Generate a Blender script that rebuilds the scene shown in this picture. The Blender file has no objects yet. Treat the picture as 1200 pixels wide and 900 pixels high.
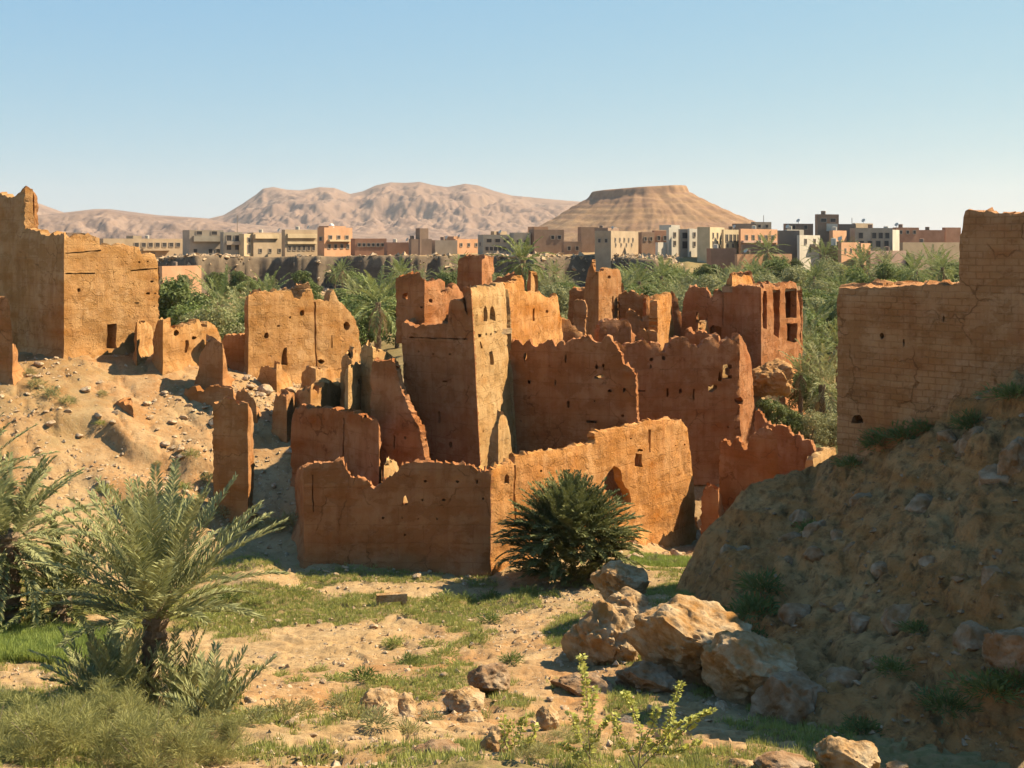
import bpy, math, random
import numpy as np
from mathutils import Vector, Matrix
from mathutils.geometry import delaunay_2d_cdt
random.seed(7)
RNG = np.random.default_rng(11)
SC = bpy.context.scene
COL = SC.collection
F, CX, H = 1450.0, 600.0, 285.0      # focal length in photo pixels, optical centre, horizon row
R = math.radians
ALB = .64; ALBG = .56; LEAF = 1.65

def P(px, py, Y):
    return ((px - CX) / F * Y, Y, (H - py) / F * Y)
def XY(px, Y):
    return ((px - CX) / F * Y, Y)

# ------------------------------------------------------------------ numpy noise
def _hash(ix, iy, iz, seed):
    n = (ix.astype(np.int64) * 374761393 + iy.astype(np.int64) * 668265263 + iz.astype(np.int64) * 2147483647 + seed * 974634777) & 0xFFFFFFFF
    n = ((n ^ (n >> 13)) * 1274126177) & 0xFFFFFFFF
    n = ((n ^ (n >> 16)) * 2246822519) & 0xFFFFFFFF
    return ((n ^ (n >> 15)) & 0xFFFFFF) / float(0xFFFFFF)
def vnoise(x, y, z=None, seed=0):
    x = np.asarray(x, float); y = np.asarray(y, float)
    z = np.zeros_like(x) if z is None else np.asarray(z, float)
    xi, yi, zi = np.floor(x), np.floor(y), np.floor(z)
    xf, yf, zf = x - xi, y - yi, z - zi
    u, v, w = xf*xf*(3-2*xf), yf*yf*(3-2*yf), zf*zf*(3-2*zf)
    def h(a, b, c): return _hash(xi + a, yi + b, zi + c, seed)
    r = 0
    for c, wc in ((0, 1-w), (1, w)):
        r = r + wc * ((1-u)*(1-v)*h(0,0,c) + u*(1-v)*h(1,0,c) + (1-u)*v*h(0,1,c) + u*v*h(1,1,c))
    return r * 2 - 1
def fbm(x, y, z=None, oct=4, seed=0, gain=.5):
    a, s, t = 1.0, 0.0, 0.0
    x = np.asarray(x, float); y = np.asarray(y, float)
    z = None if z is None else np.asarray(z, float)
    for i in range(oct):
        f = 2.03 ** i
        s = s + a * vnoise(x*f + 17*i, y*f - 9*i, None if z is None else z*f + 5*i, seed + i)
        t += a; a *= gain
    return s / t
def sstep(a, b, x):
    t = np.clip((np.asarray(x, float) - a) / (b - a), 0, 1)
    return t*t*(3-2*t)

# ------------------------------------------------------------------ objects
def tag(o, label=None, cat=None, group=None, kind=None):
    if label: o['label'] = label
    if cat: o['category'] = cat
    if group: o['group'] = group
    if kind: o['kind'] = kind
    return o
def mesh_np(name, V, faces, mat=None, smooth=False, uv=None, attr=None):
    """V (n,3); faces: list of int arrays, each (m,k)."""
    me = bpy.data.meshes.new(name)
    V = np.asarray(V, np.float32)
    faces = [np.asarray(f, np.int32) for f in faces if len(f)]
    nl = sum(f.size for f in faces); nf = sum(len(f) for f in faces)
    me.vertices.add(len(V)); me.vertices.foreach_set('co', V.ravel())
    me.loops.add(nl); me.polygons.add(nf)
    li = np.concatenate([f.ravel() for f in faces])
    me.loops.foreach_set('vertex_index', li)
    st = []; s = 0
    for f in faces:
        k = f.shape[1]; st.append(s + np.arange(len(f)) * k); s += f.size
    me.polygons.foreach_set('loop_start', np.concatenate(st).astype(np.int32))
    me.polygons.foreach_set('use_smooth', np.full(nf, smooth))
    if uv is not None:
        ul = me.uv_layers.new(name='UVMap')
        ul.data.foreach_set('uv', np.asarray(uv, np.float32)[li].ravel())
    if attr:
        for k, a in attr.items():
            at = me.attributes.new(k, 'FLOAT', 'POINT')
            at.data.foreach_set('value', np.asarray(a, np.float32))
    me.update(calc_edges=True)
    if mat: me.materials.append(mat)
    return me
def obj(name, me, parent=None, loc=(0,0,0), rz=0, sc=1):
    o = bpy.data.objects.new(name, me)
    COL.objects.link(o)
    o.location = loc; o.rotation_euler = (0,0,rz)
    o.scale = (sc,)*3 if not hasattr(sc, '__len__') else sc
    if parent: o.parent = parent
    return o
def empty(name, loc=(0,0,0), rz=0, sc=1):
    o = bpy.data.objects.new(name, None); COL.objects.link(o)
    o.location = loc; o.rotation_euler = (0,0,rz); o.scale = (sc,)*3 if not hasattr(sc, '__len__') else sc
    o.empty_display_size = .3
    return o

class MB:
    """collects vertices and faces, then becomes one mesh"""
    def __init__(s): s.V = []; s.Q = []; s.T = []; s.n = 0
    def add(s, V, Q=None, T=None):
        V = np.asarray(V, float).reshape(-1, 3)
        if Q is not None and len(Q): s.Q.append(np.asarray(Q) + s.n)
        if T is not None and len(T): s.T.append(np.asarray(T) + s.n)
        s.V.append(V); s.n += len(V)
    def box(s, x0, y0, z0, x1, y1, z1):
        V = [(x0,y0,z0),(x1,y0,z0),(x1,y1,z0),(x0,y1,z0),(x0,y0,z1),(x1,y0,z1),(x1,y1,z1),(x0,y1,z1)]
        s.add(V, [(0,3,2,1),(4,5,6,7),(0,1,5,4),(1,2,6,5),(2,3,7,6),(3,0,4,7)])
    def tube(s, pts, rad, k=6):
        pts = np.asarray(pts, float); n = len(pts)
        rad = np.broadcast_to(np.asarray(rad, float), (n,))
        tg = np.gradient(pts, axis=0); tg /= np.linalg.norm(tg, axis=1)[:, None] + 1e-9
        ref = np.array([0,0,1.]) if abs(tg[:,2]).mean() < .8 else np.array([1.,0,0])
        a = np.cross(tg, ref); a /= np.linalg.norm(a, axis=1)[:, None] + 1e-9
        b = np.cross(tg, a)
        ang = np.arange(k) / k * 2 * np.pi
        ring = pts[:, None] + rad[:, None, None] * (a[:, None] * np.cos(ang)[None, :, None] + b[:, None] * np.sin(ang)[None, :, None])
        Q = []
        for i in range(n-1):
            for j in range(k):
                Q.append((i*k+j, i*k+(j+1)%k, (i+1)*k+(j+1)%k, (i+1)*k+j))
        V = np.concatenate([ring.reshape(-1,3), pts[-1:], pts[:1]])
        T = [((n-1)*k+j, (n-1)*k+(j+1)%k, n*k) for j in range(k)] + [((j+1)%k, j, n*k+1) for j in range(k)]
        s.add(V, Q, T)
    def mesh(s, name, mat, smooth=False):
        fs = []
        if s.Q: fs.append(np.concatenate(s.Q))
        if s.T: fs.append(np.concatenate(s.T))
        return mesh_np(name, np.concatenate(s.V), fs, mat, smooth)

# ------------------------------------------------------------------ materials
def newmat(name):
    m = bpy.data.materials.new(name); m.use_nodes = True
    nt = m.node_tree; nt.nodes.clear()
    out = nt.nodes.new('ShaderNodeOutputMaterial')
    return m, nt, out
def N(nt, t, **kw):
    n = nt.nodes.new(t)
    for k, v in kw.items():
        if k in n.inputs.keys(): n.inputs[k].default_value = v
        else: setattr(n, k, v)
    return n
def L(nt, a, b): nt.links.new(a, b)
def mixc(nt, fac, a, b, mode='MIX'):
    n = nt.nodes.new('ShaderNodeMix'); n.data_type = 'RGBA'; n.blend_type = mode
    for s, v in ((n.inputs[0], fac), (n.inputs[6], a), (n.inputs[7], b)):
        if hasattr(v, 'is_linked'): L(nt, v, s)
        elif hasattr(v, '__len__'): s.default_value = (*v[:3], 1)
        else: s.default_value = v
    return n.outputs[2]
def ramp(nt, src, stops):
    n = nt.nodes.new('ShaderNodeValToRGB'); e = n.color_ramp.elements
    while len(e) < len(stops): e.new(.5)
    for q, (p, c) in zip(e, stops):
        q.position = p; q.color = (c, c, c, 1) if not hasattr(c, '__len__') else (*c[:3], 1)
    L(nt, src, n.inputs[0]); return n.outputs[0]
def noise(nt, vec, scale, detail=5, rough=.6, dist=0):
    n = N(nt, 'ShaderNodeTexNoise', Scale=scale, Detail=detail, Roughness=rough, Distortion=dist)
    L(nt, vec, n.inputs['Vector']); return n.outputs['Fac']
def mapping(nt, vec, scale=(1,1,1), rot=(0,0,0)):
    n = nt.nodes.new('ShaderNodeMapping'); n.inputs['Scale'].default_value = scale; n.inputs['Rotation'].default_value = rot
    L(nt, vec, n.inputs['Vector']); return n.outputs[0]
def mathn(nt, op, a, b=None):
    n = nt.nodes.new('ShaderNodeMath'); n.operation = op
    for i, v in enumerate((a, b)):
        if v is None: continue
        if hasattr(v, 'is_linked'): L(nt, v, n.inputs[i])
        else: n.inputs[i].default_value = v
    return n.outputs[0]
def bump(nt, h, strength, dist, prev=None):
    n = N(nt, 'ShaderNodeBump', Strength=strength, Distance=dist)
    L(nt, h, n.inputs['Height'])
    if prev is not None: L(nt, prev, n.inputs['Normal'])
    return n.outputs[0]
def hsv(c, h=0, s=1, v=1):
    import colorsys
    a, b, d = colorsys.rgb_to_hsv(*c); return colorsys.hsv_to_rgb((a+h) % 1, min(1, b*s), d*v)

def mat_earth(name, base, pale=None, brick=0, band=.85, rough=1.0):
    """rammed earth: lift lines, putlog pits, rain streaks, dusty blotches"""
    base = tuple(q*ALB for q in base)
    m, nt, out = newmat(name)
    tc = N(nt, 'ShaderNodeTexCoord'); uv = tc.outputs['UV']; ob = tc.outputs['Object']
    big = noise(nt, ob, .45, 5, .6); mid = noise(nt, ob, 2.2, 6, .65); fine = noise(nt, ob, 11, 6, .7)
    pale = pale or hsv(base, .012, .82, 1.28)
    c = mixc(nt, ramp(nt, big, [(.33,0),(.68,1)]), hsv(base, -.008, 1.06, .84), pale)
    c = mixc(nt, ramp(nt, mid, [(.35,0),(.7,.6)]), c, hsv(base, .004, 1.05, .78))
    # lifts of different mixes: noise that is long along the wall and short upward
    lift = noise(nt, mapping(nt, uv, (.12, 1/band*1.15, 1)), 1.0, 3, .5)
    c = mixc(nt, ramp(nt, lift, [(.35,0),(.62,.65)]), c, hsv(base, .01, .9, 1.18))
    streak = noise(nt, mapping(nt, uv, (2.6, .22, 1)), 1.0, 4, .6)
    c = mixc(nt, ramp(nt, streak, [(.48,0),(.72,.5)]), c, hsv(base, -.006, 1.0, .66))
    speck = N(nt, 'ShaderNodeTexVoronoi', Scale=7.0); L(nt, ob, speck.inputs['Vector'])
    c = mixc(nt, ramp(nt, speck.outputs['Distance'], [(.05,.45),(.16,0)]), c, hsv(base, .01, .7, 1.35))
    # lost plaster: rough darker earth with a crisp ragged border, fewer joints outside it
    pn = N(nt, 'ShaderNodeTexNoise', Scale=.75, Detail=9, Roughness=.68); L(nt, mapping(nt, ob, (1,1,1.5)), pn.inputs['Vector'])
    lost = ramp(nt, pn.outputs['Fac'], [(.52,0),(.56,1)])
    c = mixc(nt, mathn(nt, 'MULTIPLY', lost, .55), c, mixc(nt, fine, hsv(base, -.004, 1.08, .58), hsv(base, .006, .95, .98)))
    crk = N(nt, 'ShaderNodeTexVoronoi', Scale=.55, feature='DISTANCE_TO_EDGE'); 
    cw = N(nt, 'ShaderNodeVectorMath', operation='ADD'); cn = N(nt, 'ShaderNodeTexNoise', Scale=2.0, Detail=5); L(nt, ob, cn.inputs['Vector'])
    cs = N(nt, 'ShaderNodeVectorMath', operation='SCALE'); cs.inputs['Scale'].default_value = .7; L(nt, cn.outputs['Color'], cs.inputs[0]); L(nt, ob, cw.inputs[0]); L(nt, cs.outputs[0], cw.inputs[1]); L(nt, cw.outputs[0], crk.inputs['Vector'])
    crack = mathn(nt, 'MULTIPLY', ramp(nt, crk.outputs['Distance'], [(.006,1),(.02,0)]), ramp(nt, noise(nt, ob, .6, 3), [(.48,0),(.6,1)]))
    c = mixc(nt, mathn(nt, 'MULTIPLY', crack, .6), c, hsv(base, 0, 1, .35))
    # lift joints
    w = N(nt, 'ShaderNodeTexBrick'); w.offset = .5
    w.inputs['Scale'].default_value = 1; w.inputs['Mortar Size'].default_value = .03 if not brick else .026
    w.inputs['Mortar Smooth'].default_value = .6
    w.inputs['Brick Width'].default_value = 2.3 if not brick else .5; w.inputs['Row Height'].default_value = band if not brick else .24
    dist = N(nt, 'ShaderNodeVectorMath', operation='ADD')
    nz = N(nt, 'ShaderNodeTexNoise', Scale=1.3, Detail=4); L(nt, ob, nz.inputs['Vector'])
    sc_ = N(nt, 'ShaderNodeVectorMath', operation='SCALE'); sc_.inputs['Scale'].default_value = .22 if not brick else .10
    L(nt, nz.outputs['Color'], sc_.inputs[0]); L(nt, uv, dist.inputs[0]); L(nt, sc_.outputs[0], dist.inputs[1])
    L(nt, dist.outputs[0], w.inputs['Vector'])
    keep = ramp(nt, noise(nt, ob, .8, 3), [(.36,0.15),(.56,1)])
    joint = mathn(nt, 'MULTIPLY', w.outputs['Fac'], keep)
    c = mixc(nt, mathn(nt, 'MULTIPLY', joint, .34 if not brick else .42), c, hsv(base, 0, 1, .5))
    bs = N(nt, 'ShaderNodeBsdfPrincipled', Roughness=rough); bs.inputs['Specular IOR Level'].default_value = .1
    L(nt, c, bs.inputs['Base Color'])
    n1 = bump(nt, mid, .5, .15)
    n1 = bump(nt, fine, .7, .06, n1)
    pits = N(nt, 'ShaderNodeTexVoronoi', Scale=1.5); L(nt, ob, pits.inputs['Vector'])
    n1 = bump(nt, ramp(nt, pits.outputs['Distance'], [(.04,0),(.11,1)]), .4, .08, n1)
    n1 = bump(nt, mathn(nt, 'SUBTRACT', 1.0, lost), .5, .06, n1); n1 = bump(nt, mathn(nt, 'SUBTRACT', 1.0, crack), .5, .05, n1)
    inv = mathn(nt, 'SUBTRACT', 1.0, joint)
    n1 = bump(nt, inv, .3 if not brick else .5, .05, n1)
    L(nt, n1, bs.inputs['Normal']); L(nt, bs.outputs[0], out.inputs[0])
    return m

def mat_rock(name, base, s=1.0):
    m, nt, out = newmat(name)
    tc = N(nt, 'ShaderNodeTexCoord'); ob = tc.outputs['Object']
    a = noise(nt, ob, 1.1*s, 6, .65); b = noise(nt, ob, 5*s, 8, .7)
    c = mixc(nt, ramp(nt, a, [(.35,0),(.65,1)]), hsv(base, -.01, 1.15, .75), hsv(base, .012, .75, 1.3))
    c = mixc(nt, ramp(nt, b, [(.3,.5),(.55,0)]), c, hsv(base, 0, 1, .5))
    v = N(nt, 'ShaderNodeTexVoronoi', Scale=3*s); L(nt, ob, v.inputs['Vector'])
    bs = N(nt, 'ShaderNodeBsdfPrincipled', Roughness=.95); bs.inputs['Specular IOR Level'].default_value = .15
    L(nt, c, bs.inputs['Base Color'])
    n1 = bump(nt, a, .6, .25/s); n1 = bump(nt, v.outputs['Distance'], .5, .12/s, n1); n1 = bump(nt, b, .8, .07/s, n1)
    L(nt, n1, bs.inputs['Normal']); L(nt, bs.outputs[0], out.inputs[0]); return m

def mat_leaf(name, c0, c1, trans=.3, scale=1.5):
    c0, c1 = (tuple(q*LEAF*k for q, k in zip(c_, (1.2, 1.05, .72))) for c_ in (c0, c1))
    m, nt, out = newmat(name)
    tc = N(nt, 'ShaderNodeTexCoord'); ob = tc.outputs['Object']
    a = noise(nt, ob, scale, 3, .6)
    g = N(nt, 'ShaderNodeNewGeometry')
    c = mixc(nt, ramp(nt, a, [(.35,0),(.65,1)]), c0, c1)
    c = mixc(nt, mathn(nt, 'MULTIPLY', g.outputs['Random Per Island'], .55), c, hsv(c1, .02, .7, 1.25))
    oi = N(nt, 'ShaderNodeObjectInfo')
    c = mixc(nt, mathn(nt, 'MULTIPLY', oi.outputs['Random'], .4), c, hsv(c0, -.03, .8, .8))
    bs = N(nt, 'ShaderNodeBsdfPrincipled', Roughness=.7); bs.inputs['Specular IOR Level'].default_value = .12
    tr = N(nt, 'ShaderNodeBsdfTranslucent'); mx = N(nt, 'ShaderNodeMixShader'); mx.inputs[0].default_value = trans
    L(nt, c, bs.inputs['Base Color']); L(nt, c, tr.inputs[0])
    L(nt, bs.outputs[0], mx.inputs[1]); L(nt, tr.outputs[0], mx.inputs[2]); L(nt, mx.outputs[0], out.inputs[0])
    return m
def mat_plain(name, c, rough=.8, var=.25, scale=3, bumpd=0):
    m, nt, out = newmat(name)
    tc = N(nt, 'ShaderNodeTexCoord'); a = noise(nt, tc.outputs['Object'], scale, 5, .65)
    bs = N(nt, 'ShaderNodeBsdfPrincipled', Roughness=rough); bs.inputs['Specular IOR Level'].default_value = .25
    L(nt, mixc(nt, ramp(nt, a, [(.3,0),(.7,1)]), hsv(c,0,1,1-var), hsv(c,0,.95,1+var)), bs.inputs['Base Color'])
    if bumpd: L(nt, bump(nt, a, .6, bumpd), bs.inputs['Normal'])
    L(nt, bs.outputs[0], out.inputs[0]); return m

# ------------------------------------------------------------------ thin plate spline
class TPS:
    def __init__(s, A, z, lam=1e-3):
        A = np.asarray(A, float); n = len(A); s.A = A
        K = s.k(np.linalg.norm(A[:, None] - A[None], axis=2)) + lam*np.eye(n)
        Pm = np.c_[np.ones(n), A]
        M = np.block([[K, Pm], [Pm.T, np.zeros((3,3))]])
        s.w = np.linalg.solve(M, np.r_[np.asarray(z, float), 0, 0, 0])
    @staticmethod
    def k(r): return np.where(r > 1e-9, r*r*np.log(np.maximum(r, 1e-9)), 0)
    def __call__(s, a, b):
        a = np.asarray(a, float); sh = a.shape; q = np.c_[a.ravel(), np.asarray(b, float).ravel()]
        out = np.empty(len(q))
        for i in range(0, len(q), 40000):
            c = q[i:i+40000]
            out[i:i+40000] = s.k(np.linalg.norm(c[:, None] - s.A[None], axis=2)) @ s.w[:-3] + s.w[-3] + c @ s.w[-2:]
        return out.reshape(sh)
# ================================================================== TERRAIN
GP = [ # (px, py, Y) seen ground points of the valley
 (-60,900,22),(0,900,22),(300,900,22),(600,900,23),(900,900,26),(1200,900,27),
 (0,850,27),(0,800,33),(100,760,39.5),(0,755,40),(60,740,43),(0,690,48),(0,640,55),(300,700,51),(420,700,52),(500,720,49),(400,760,42),(400,820,33),(250,820,32),
 (550,830,32),(600,760,41),(600,700,52),(700,690,53),(690,800,35.5),(800,700,47.5),(860,790,36.5),(940,850,31),
 (300,662,55),(357,668,56.4),(470,672,56),(575,674,56.3),(575,697,53.2),(420,696,53),(818,632,72),(780,660,60),(740,650,61),(850,600,74),(900,575,77),
 (300,640,60),(270,608,63),(0,600,60),(100,605,60),(200,600,62),(0,520,64),(100,530,66),(200,540,67),(330,570,66),
 (0,450,70),(100,440,73),(75,420,75.5),(187,412,81.5),(200,470,72),(300,480,72),(290,440,80),(425,437,86),(350,470,76),(340,540,68),(400,560,65),
 (-200,420,78),(-200,520,64),(-200,640,50),(-200,800,34),
]
GX = [ # (X, Y, Z) points hidden from the camera or outside the frame
 (0,1,-1.8),(0,4,-3.0),(-6,6,-3.6),(6,6,-3.6),(0,10,-5.4),(-8,12,-6.8),(-9,17,-8.6),(-5,18,-8.4),(8,12,-6.2),(0,16,-7.4),(14,22,-10.5),(20,26,-11),(30,30,-11),(30,45,-13),(20,55,-14),
 (-3,66,-14),(3,72,-14.2),(8,76,-14.3),(-6,62,-14.2),(-8,68,-13.2),(12,70,-15.6),(16,78,-14.5),(-4,80,-11.5),(2,86,-11),(8,86,-9.4),(13,86,-9.2),(17,85,-9.5),(20.5,84,-13.4),(19,80,-14.4),(23,90,-13.2),(20,95,-12.5),(28,80,-14.5),
 (-8,78,-11),(-12,95,-11.5),(-20,95,-11),(-35,95,-9.5),(-30,110,-10.5),(-10,110,-10.5),(10,105,-11),(30,110,-12),(60,110,-12),(-60,110,-10.5),(-50,85,-6.5),(-60,70,-6),(-45,60,-9.5),(-40,40,-13),(-25,25,-10.5),
 (0,150,-10),(-60,150,-10.5),(60,150,-10),(0,220,-10.5),(-90,220,-11),(90,220,-9),(0,300,-10),(-120,300,-10),(120,300,-9),(0,500,-10),(-200,500,-10),(200,500,-9),
]
_A, _z = [], []
for px, py, Y in GP:
    p = P(px, py, Y); _A.append((p[0]/Y*3, math.log(Y))); _z.append(p[2])
for X, Y, Z in GX:
    _A.append((X/max(Y,4)*3, math.log(max(Y,4)))); _z.append(Z)
_T = TPS(_A, _z, 2e-4)
PLATEAU = -2.9
def cliff_edge(px):           # distance at which the bank of the plateau starts and how wide its face is
    e = 262 + 10*vnoise(px*.013, px*0, seed=5) + 3.0*vnoise(px*.031, px*0, seed=6) + 1.6*vnoise(px*.083, px*0, seed=7) + .8*vnoise(px*.21, px*0, seed=8)
    w = 5 + 75*sstep(745, 860, px)
    e = e - 58*sstep(745, 860, px)
    return e, w
def gz(X, Y, detail=False):
    X = np.asarray(X, float); Y = np.asarray(Y, float)
    Yc = np.maximum(Y, 4.0)
    z = _T(X/Yc*3, np.log(np.minimum(Yc, 320)))
    px = CX + F*X/Yc
    e, w = cliff_edge(px)
    t = sstep(0, 1, (Y - e)/w)
    t = np.where(px < 760, .55*t + .45*sstep(.1, .9, t + .5*fbm(px*.10, Y*.16, oct=4, seed=12)*np.sin(np.pi*np.clip(t,0,1))), t)
    plat = PLATEAU + .9*vnoise(X*.02, Y*.02, seed=9) - 1.6*sstep(800, 900, px)*(1-sstep(300, 420, Y))
    z = z*(1-t) + plat*t
    far = sstep(500, 1500, Y); z = z*(1-far) + (-3.2)*far
    if detail:
        near = 1/(1 + (Y/140)**2)
        z = z + near*(.34*fbm(X*.22, Y*.22, oct=3, seed=21) + .11*fbm(X*.9, Y*.9, oct=4, seed=31) + .04*fbm(X*3.1, Y*3.1, oct=2, seed=33))
        r = np.abs(fbm(X*.55 + .3*Y, Y*.55, oct=3, seed=41))
        z = z - near*.26*(1 - sstep(0, .12, r))*sstep(58, 64, Y)*(1-sstep(84, 92, Y))      # rain gullies on the slope
        ht = fbm(X*.35, Y*.7, oct=3, seed=77)*3
        z = z + near*.12*(sstep(.25, .6, ht - np.floor(ht)) - .5)*(Y < 60)                 # little terraces
    if detail:                                           # an eroded bank across the middle of the left slope
        bl = Y - (66.6 + .10*(X + 22) + .9*vnoise(X*.4, X*0, seed=90))
        z = z + .75*sstep(-.3, .3, bl)*(1 - sstep(.4, 5.0, bl))*sstep(-27, -24, X)*(1 - sstep(-17.5, -15, X))
        b2 = Y - (62.4 - .05*(X + 20) + .8*vnoise(X*.5, X*0, seed=93))
        z = z + .45*sstep(-.25, .25, b2)*(1 - sstep(.3, 3.0, b2))*sstep(-23, -20, X)*(1 - sstep(-15.5, -13.5, X))
    return z

cols = np.linspace(-.62, .62, 620)
rows = np.concatenate([np.geomspace(1.2, 19, 50)[:-1], np.geomspace(19, 96, 360)[:-1], np.geomspace(96, 235, 90)[:-1], np.linspace(235, 300, 80)[:-1], np.geomspace(300, 6500, 60)])
aa, YY = np.meshgrid(cols, rows)
XX = aa*YY + np.sign(aa)*np.maximum(0, np.abs(aa) - .5)*90*(YY < 9e9)
ZZ = gz(XX, YY, True)
far = YY > 1500
def veg_mask(X, Y):
    """where short green cover grows on the valley floor"""
    m = .42 + 1.35*fbm(X*.20 + 3, Y*.10, oct=4, seed=51) + .8*fbm(X*.7, Y*.5, oct=4, seed=57)
    px = CX + F*X/np.maximum(Y, 1)
    zone = sstep(58, 54, Y)*sstep(10, 18, Y)
    strip = np.exp(-((Y - 51)/3.2)**2)*.12 + .30*np.exp(-((px - 540)/170)**2 - ((Y-34)/8)**2)
    bare = .9*np.exp(-((Y - 53.0)/.9)**2)*(px < 600) + .55*np.exp(-((px - 290)/90)**2 - ((Y-42)/5)**2) + .35*np.exp(-((px-40)/90)**2 - ((Y-31)/5)**2) + .5*np.exp(-((px-620)/60)**2 - ((Y-46)/3)**2)
    field = 1.3*np.exp(-((X + 17)/5.0)**4 - ((Y - 39.5)/2.6)**4) + 1.2*np.exp(-((X - 7.2)/1.6)**4 - ((Y-60.3)/2.2)**4)
    v = sstep(.02, .38, m + strip - bare)*zone
    # scattered cover on slopes, dense in the palm valley
    v = np.maximum(v, sstep(.28, .6, m)*.35*sstep(55, 60, Y)*(Y < 90))
    v = np.maximum(v, sstep(92, 104, Y)*(1 - sstep(248, 256, Y)*(px < 770))*(Y < 300)*sstep(-.25, .2, m))
    return np.clip(np.maximum(v, field), 0, 1), np.clip(field, 0, 1)
VEG, FIELD = veg_mask(XX, YY)
e_, w_ = cliff_edge(CX + F*XX/np.maximum(YY,1))
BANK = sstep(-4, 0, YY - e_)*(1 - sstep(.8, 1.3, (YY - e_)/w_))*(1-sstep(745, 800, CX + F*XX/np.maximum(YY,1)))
RED = sstep(.0, .5, fbm(XX*.11, YY*.09, oct=4, seed=61) - .05*(YY < 56) + .46*sstep(58, 62, YY)*(XX < -4)*(YY < 90) + .25*np.exp(-((XX+14)/9)**2 - ((YY-66)/7)**2))
nr, nc = XX.shape
ii = np.arange(nr*nc).reshape(nr, nc)
QG = np.stack([ii[:-1,:-1], ii[:-1,1:], ii[1:,1:], ii[1:,:-1]], -1).reshape(-1, 4)

def mat_ground():
    m, nt, out = newmat('dry earth')
    tc = N(nt, 'ShaderNodeTexCoord'); ob = tc.outputs['Object']
    veg = N(nt, 'ShaderNodeAttribute', attribute_name='veg').outputs['Fac']
    fld = N(nt, 'ShaderNodeAttribute', attribute_name='field').outputs['Fac']
    red = N(nt, 'ShaderNodeAttribute', attribute_name='red').outputs['Fac']
    a = noise(nt, ob, .5, 6, .65); b = noise(nt, ob, 3.2, 7, .7); f = noise(nt, ob, 14, 5, .7)
    sand = (.54,.335,.145); orange = (.50,.245,.088); pale = (.66,.46,.235)
    c = mixc(nt, red, sand, orange)
    c = mixc(nt, ramp(nt, a, [(.35,0),(.68,.8)]), c, pale)
    c = mixc(nt, ramp(nt, b, [(.32,.7),(.5,0)]), c, (.27,.15,.065))
    v = N(nt, 'ShaderNodeTexVoronoi', Scale=4.5); L(nt, ob, v.inputs['Vector'])
    c = mixc(nt, ramp(nt, v.outputs['Distance'], [(.1,.55),(.25,0)]), c, (.66,.50,.32))
    vm = mathn(nt, 'MULTIPLY', veg, ramp(nt, b, [(.36,.15),(.56,1)]))
    g = mixc(nt, ramp(nt, f, [(.3,0),(.7,1)]), (.105,.115,.024), (.24,.21,.065))
    c = mixc(nt, mathn(nt, 'MULTIPLY', vm, .72), c, g)
    c = mixc(nt, mathn(nt, 'MULTIPLY', fld, ramp(nt, b, [(.3,.55),(.6,1)])), c, (.13,.165,.03))
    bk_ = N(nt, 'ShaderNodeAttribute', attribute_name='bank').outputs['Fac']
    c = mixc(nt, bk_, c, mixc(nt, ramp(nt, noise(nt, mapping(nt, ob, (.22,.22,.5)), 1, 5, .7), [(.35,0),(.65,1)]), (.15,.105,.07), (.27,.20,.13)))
    bs = N(nt, 'ShaderNodeBsdfPrincipled', Roughness=1); bs.inputs['Specular IOR Level'].default_value = .1
    L(nt, mixc(nt, 1.0, c, (ALBG,)*3, 'MULTIPLY'), bs.inputs['Base Color'])
    n1 = bump(nt, b, .55, .10); n1 = bump(nt, v.outputs['Distance'], .25, .05, n1); n1 = bump(nt, f, .6, .04, n1)
    L(nt, n1, bs.inputs['Normal']); L(nt, bs.outputs[0], out.inputs[0]); return m
M_GROUND = mat_ground()
ground = obj('ground', mesh_np('ground', np.stack([XX,YY,ZZ],-1).reshape(-1,3), [QG], M_GROUND, True,
             attr={'veg': VEG.ravel(), 'field': FIELD.ravel(), 'red': RED.ravel(), 'bank': BANK.ravel()}))
tag(ground, kind='structure')

# ---- the steep spur at the right, in the shade of the kasbah on top of it
HPX = [ (985,545,47.6),(1050,512,45.6),(1125,474,43.4),(1200,440,41.2),(960,545,49.5),(890,569,50.5),(848,601,50),(824,640,48.5),
        (818,690,46.6),(860,792,36),(940,852,30.6),(1060,874,28.6),(1200,888,27.6),
        (900,640,45.5),(900,720,39.6),(1000,620,41.6),(1000,720,35.8),(1000,800,32),(1100,560,40.2),(1100,660,35.2),(1100,770,31.2),
        (1200,520,38.2),(1200,620,34.4),(1200,740,30.8),(850,650,45),(860,720,41) ]
HXYZ = [ (26,38,-1.0),(30,30,1.0),(36,40,2.2),(22,46,-3.0),(17.5,50,-5.8),(24,24,-2.5),(20,22,-6.8),(16,21,-9.6),(14,19.5,-11.5),(32,20,-1.0),
         (10,54,-12.5),(7,52,-15.5),(5.0,47,-16.5),(4.8,41,-16),(4.2,33.5,-15.5),(6.0,27,-14.5),(9,24.5,-14.5),(12,24,-13.5),(15,58,-12.5),(25,60,-8),(20,68,-13),(36,62,-3),(36,75,-11) ]
_hA = [P(*q)[:2] for q in HPX] + [q[:2] for q in HXYZ]
_hz = [P(*q)[2] for q in HPX] + [q[2] for q in HXYZ]
_HT = TPS(np.array(_hA)/10, _hz, 4e-4)
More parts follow.
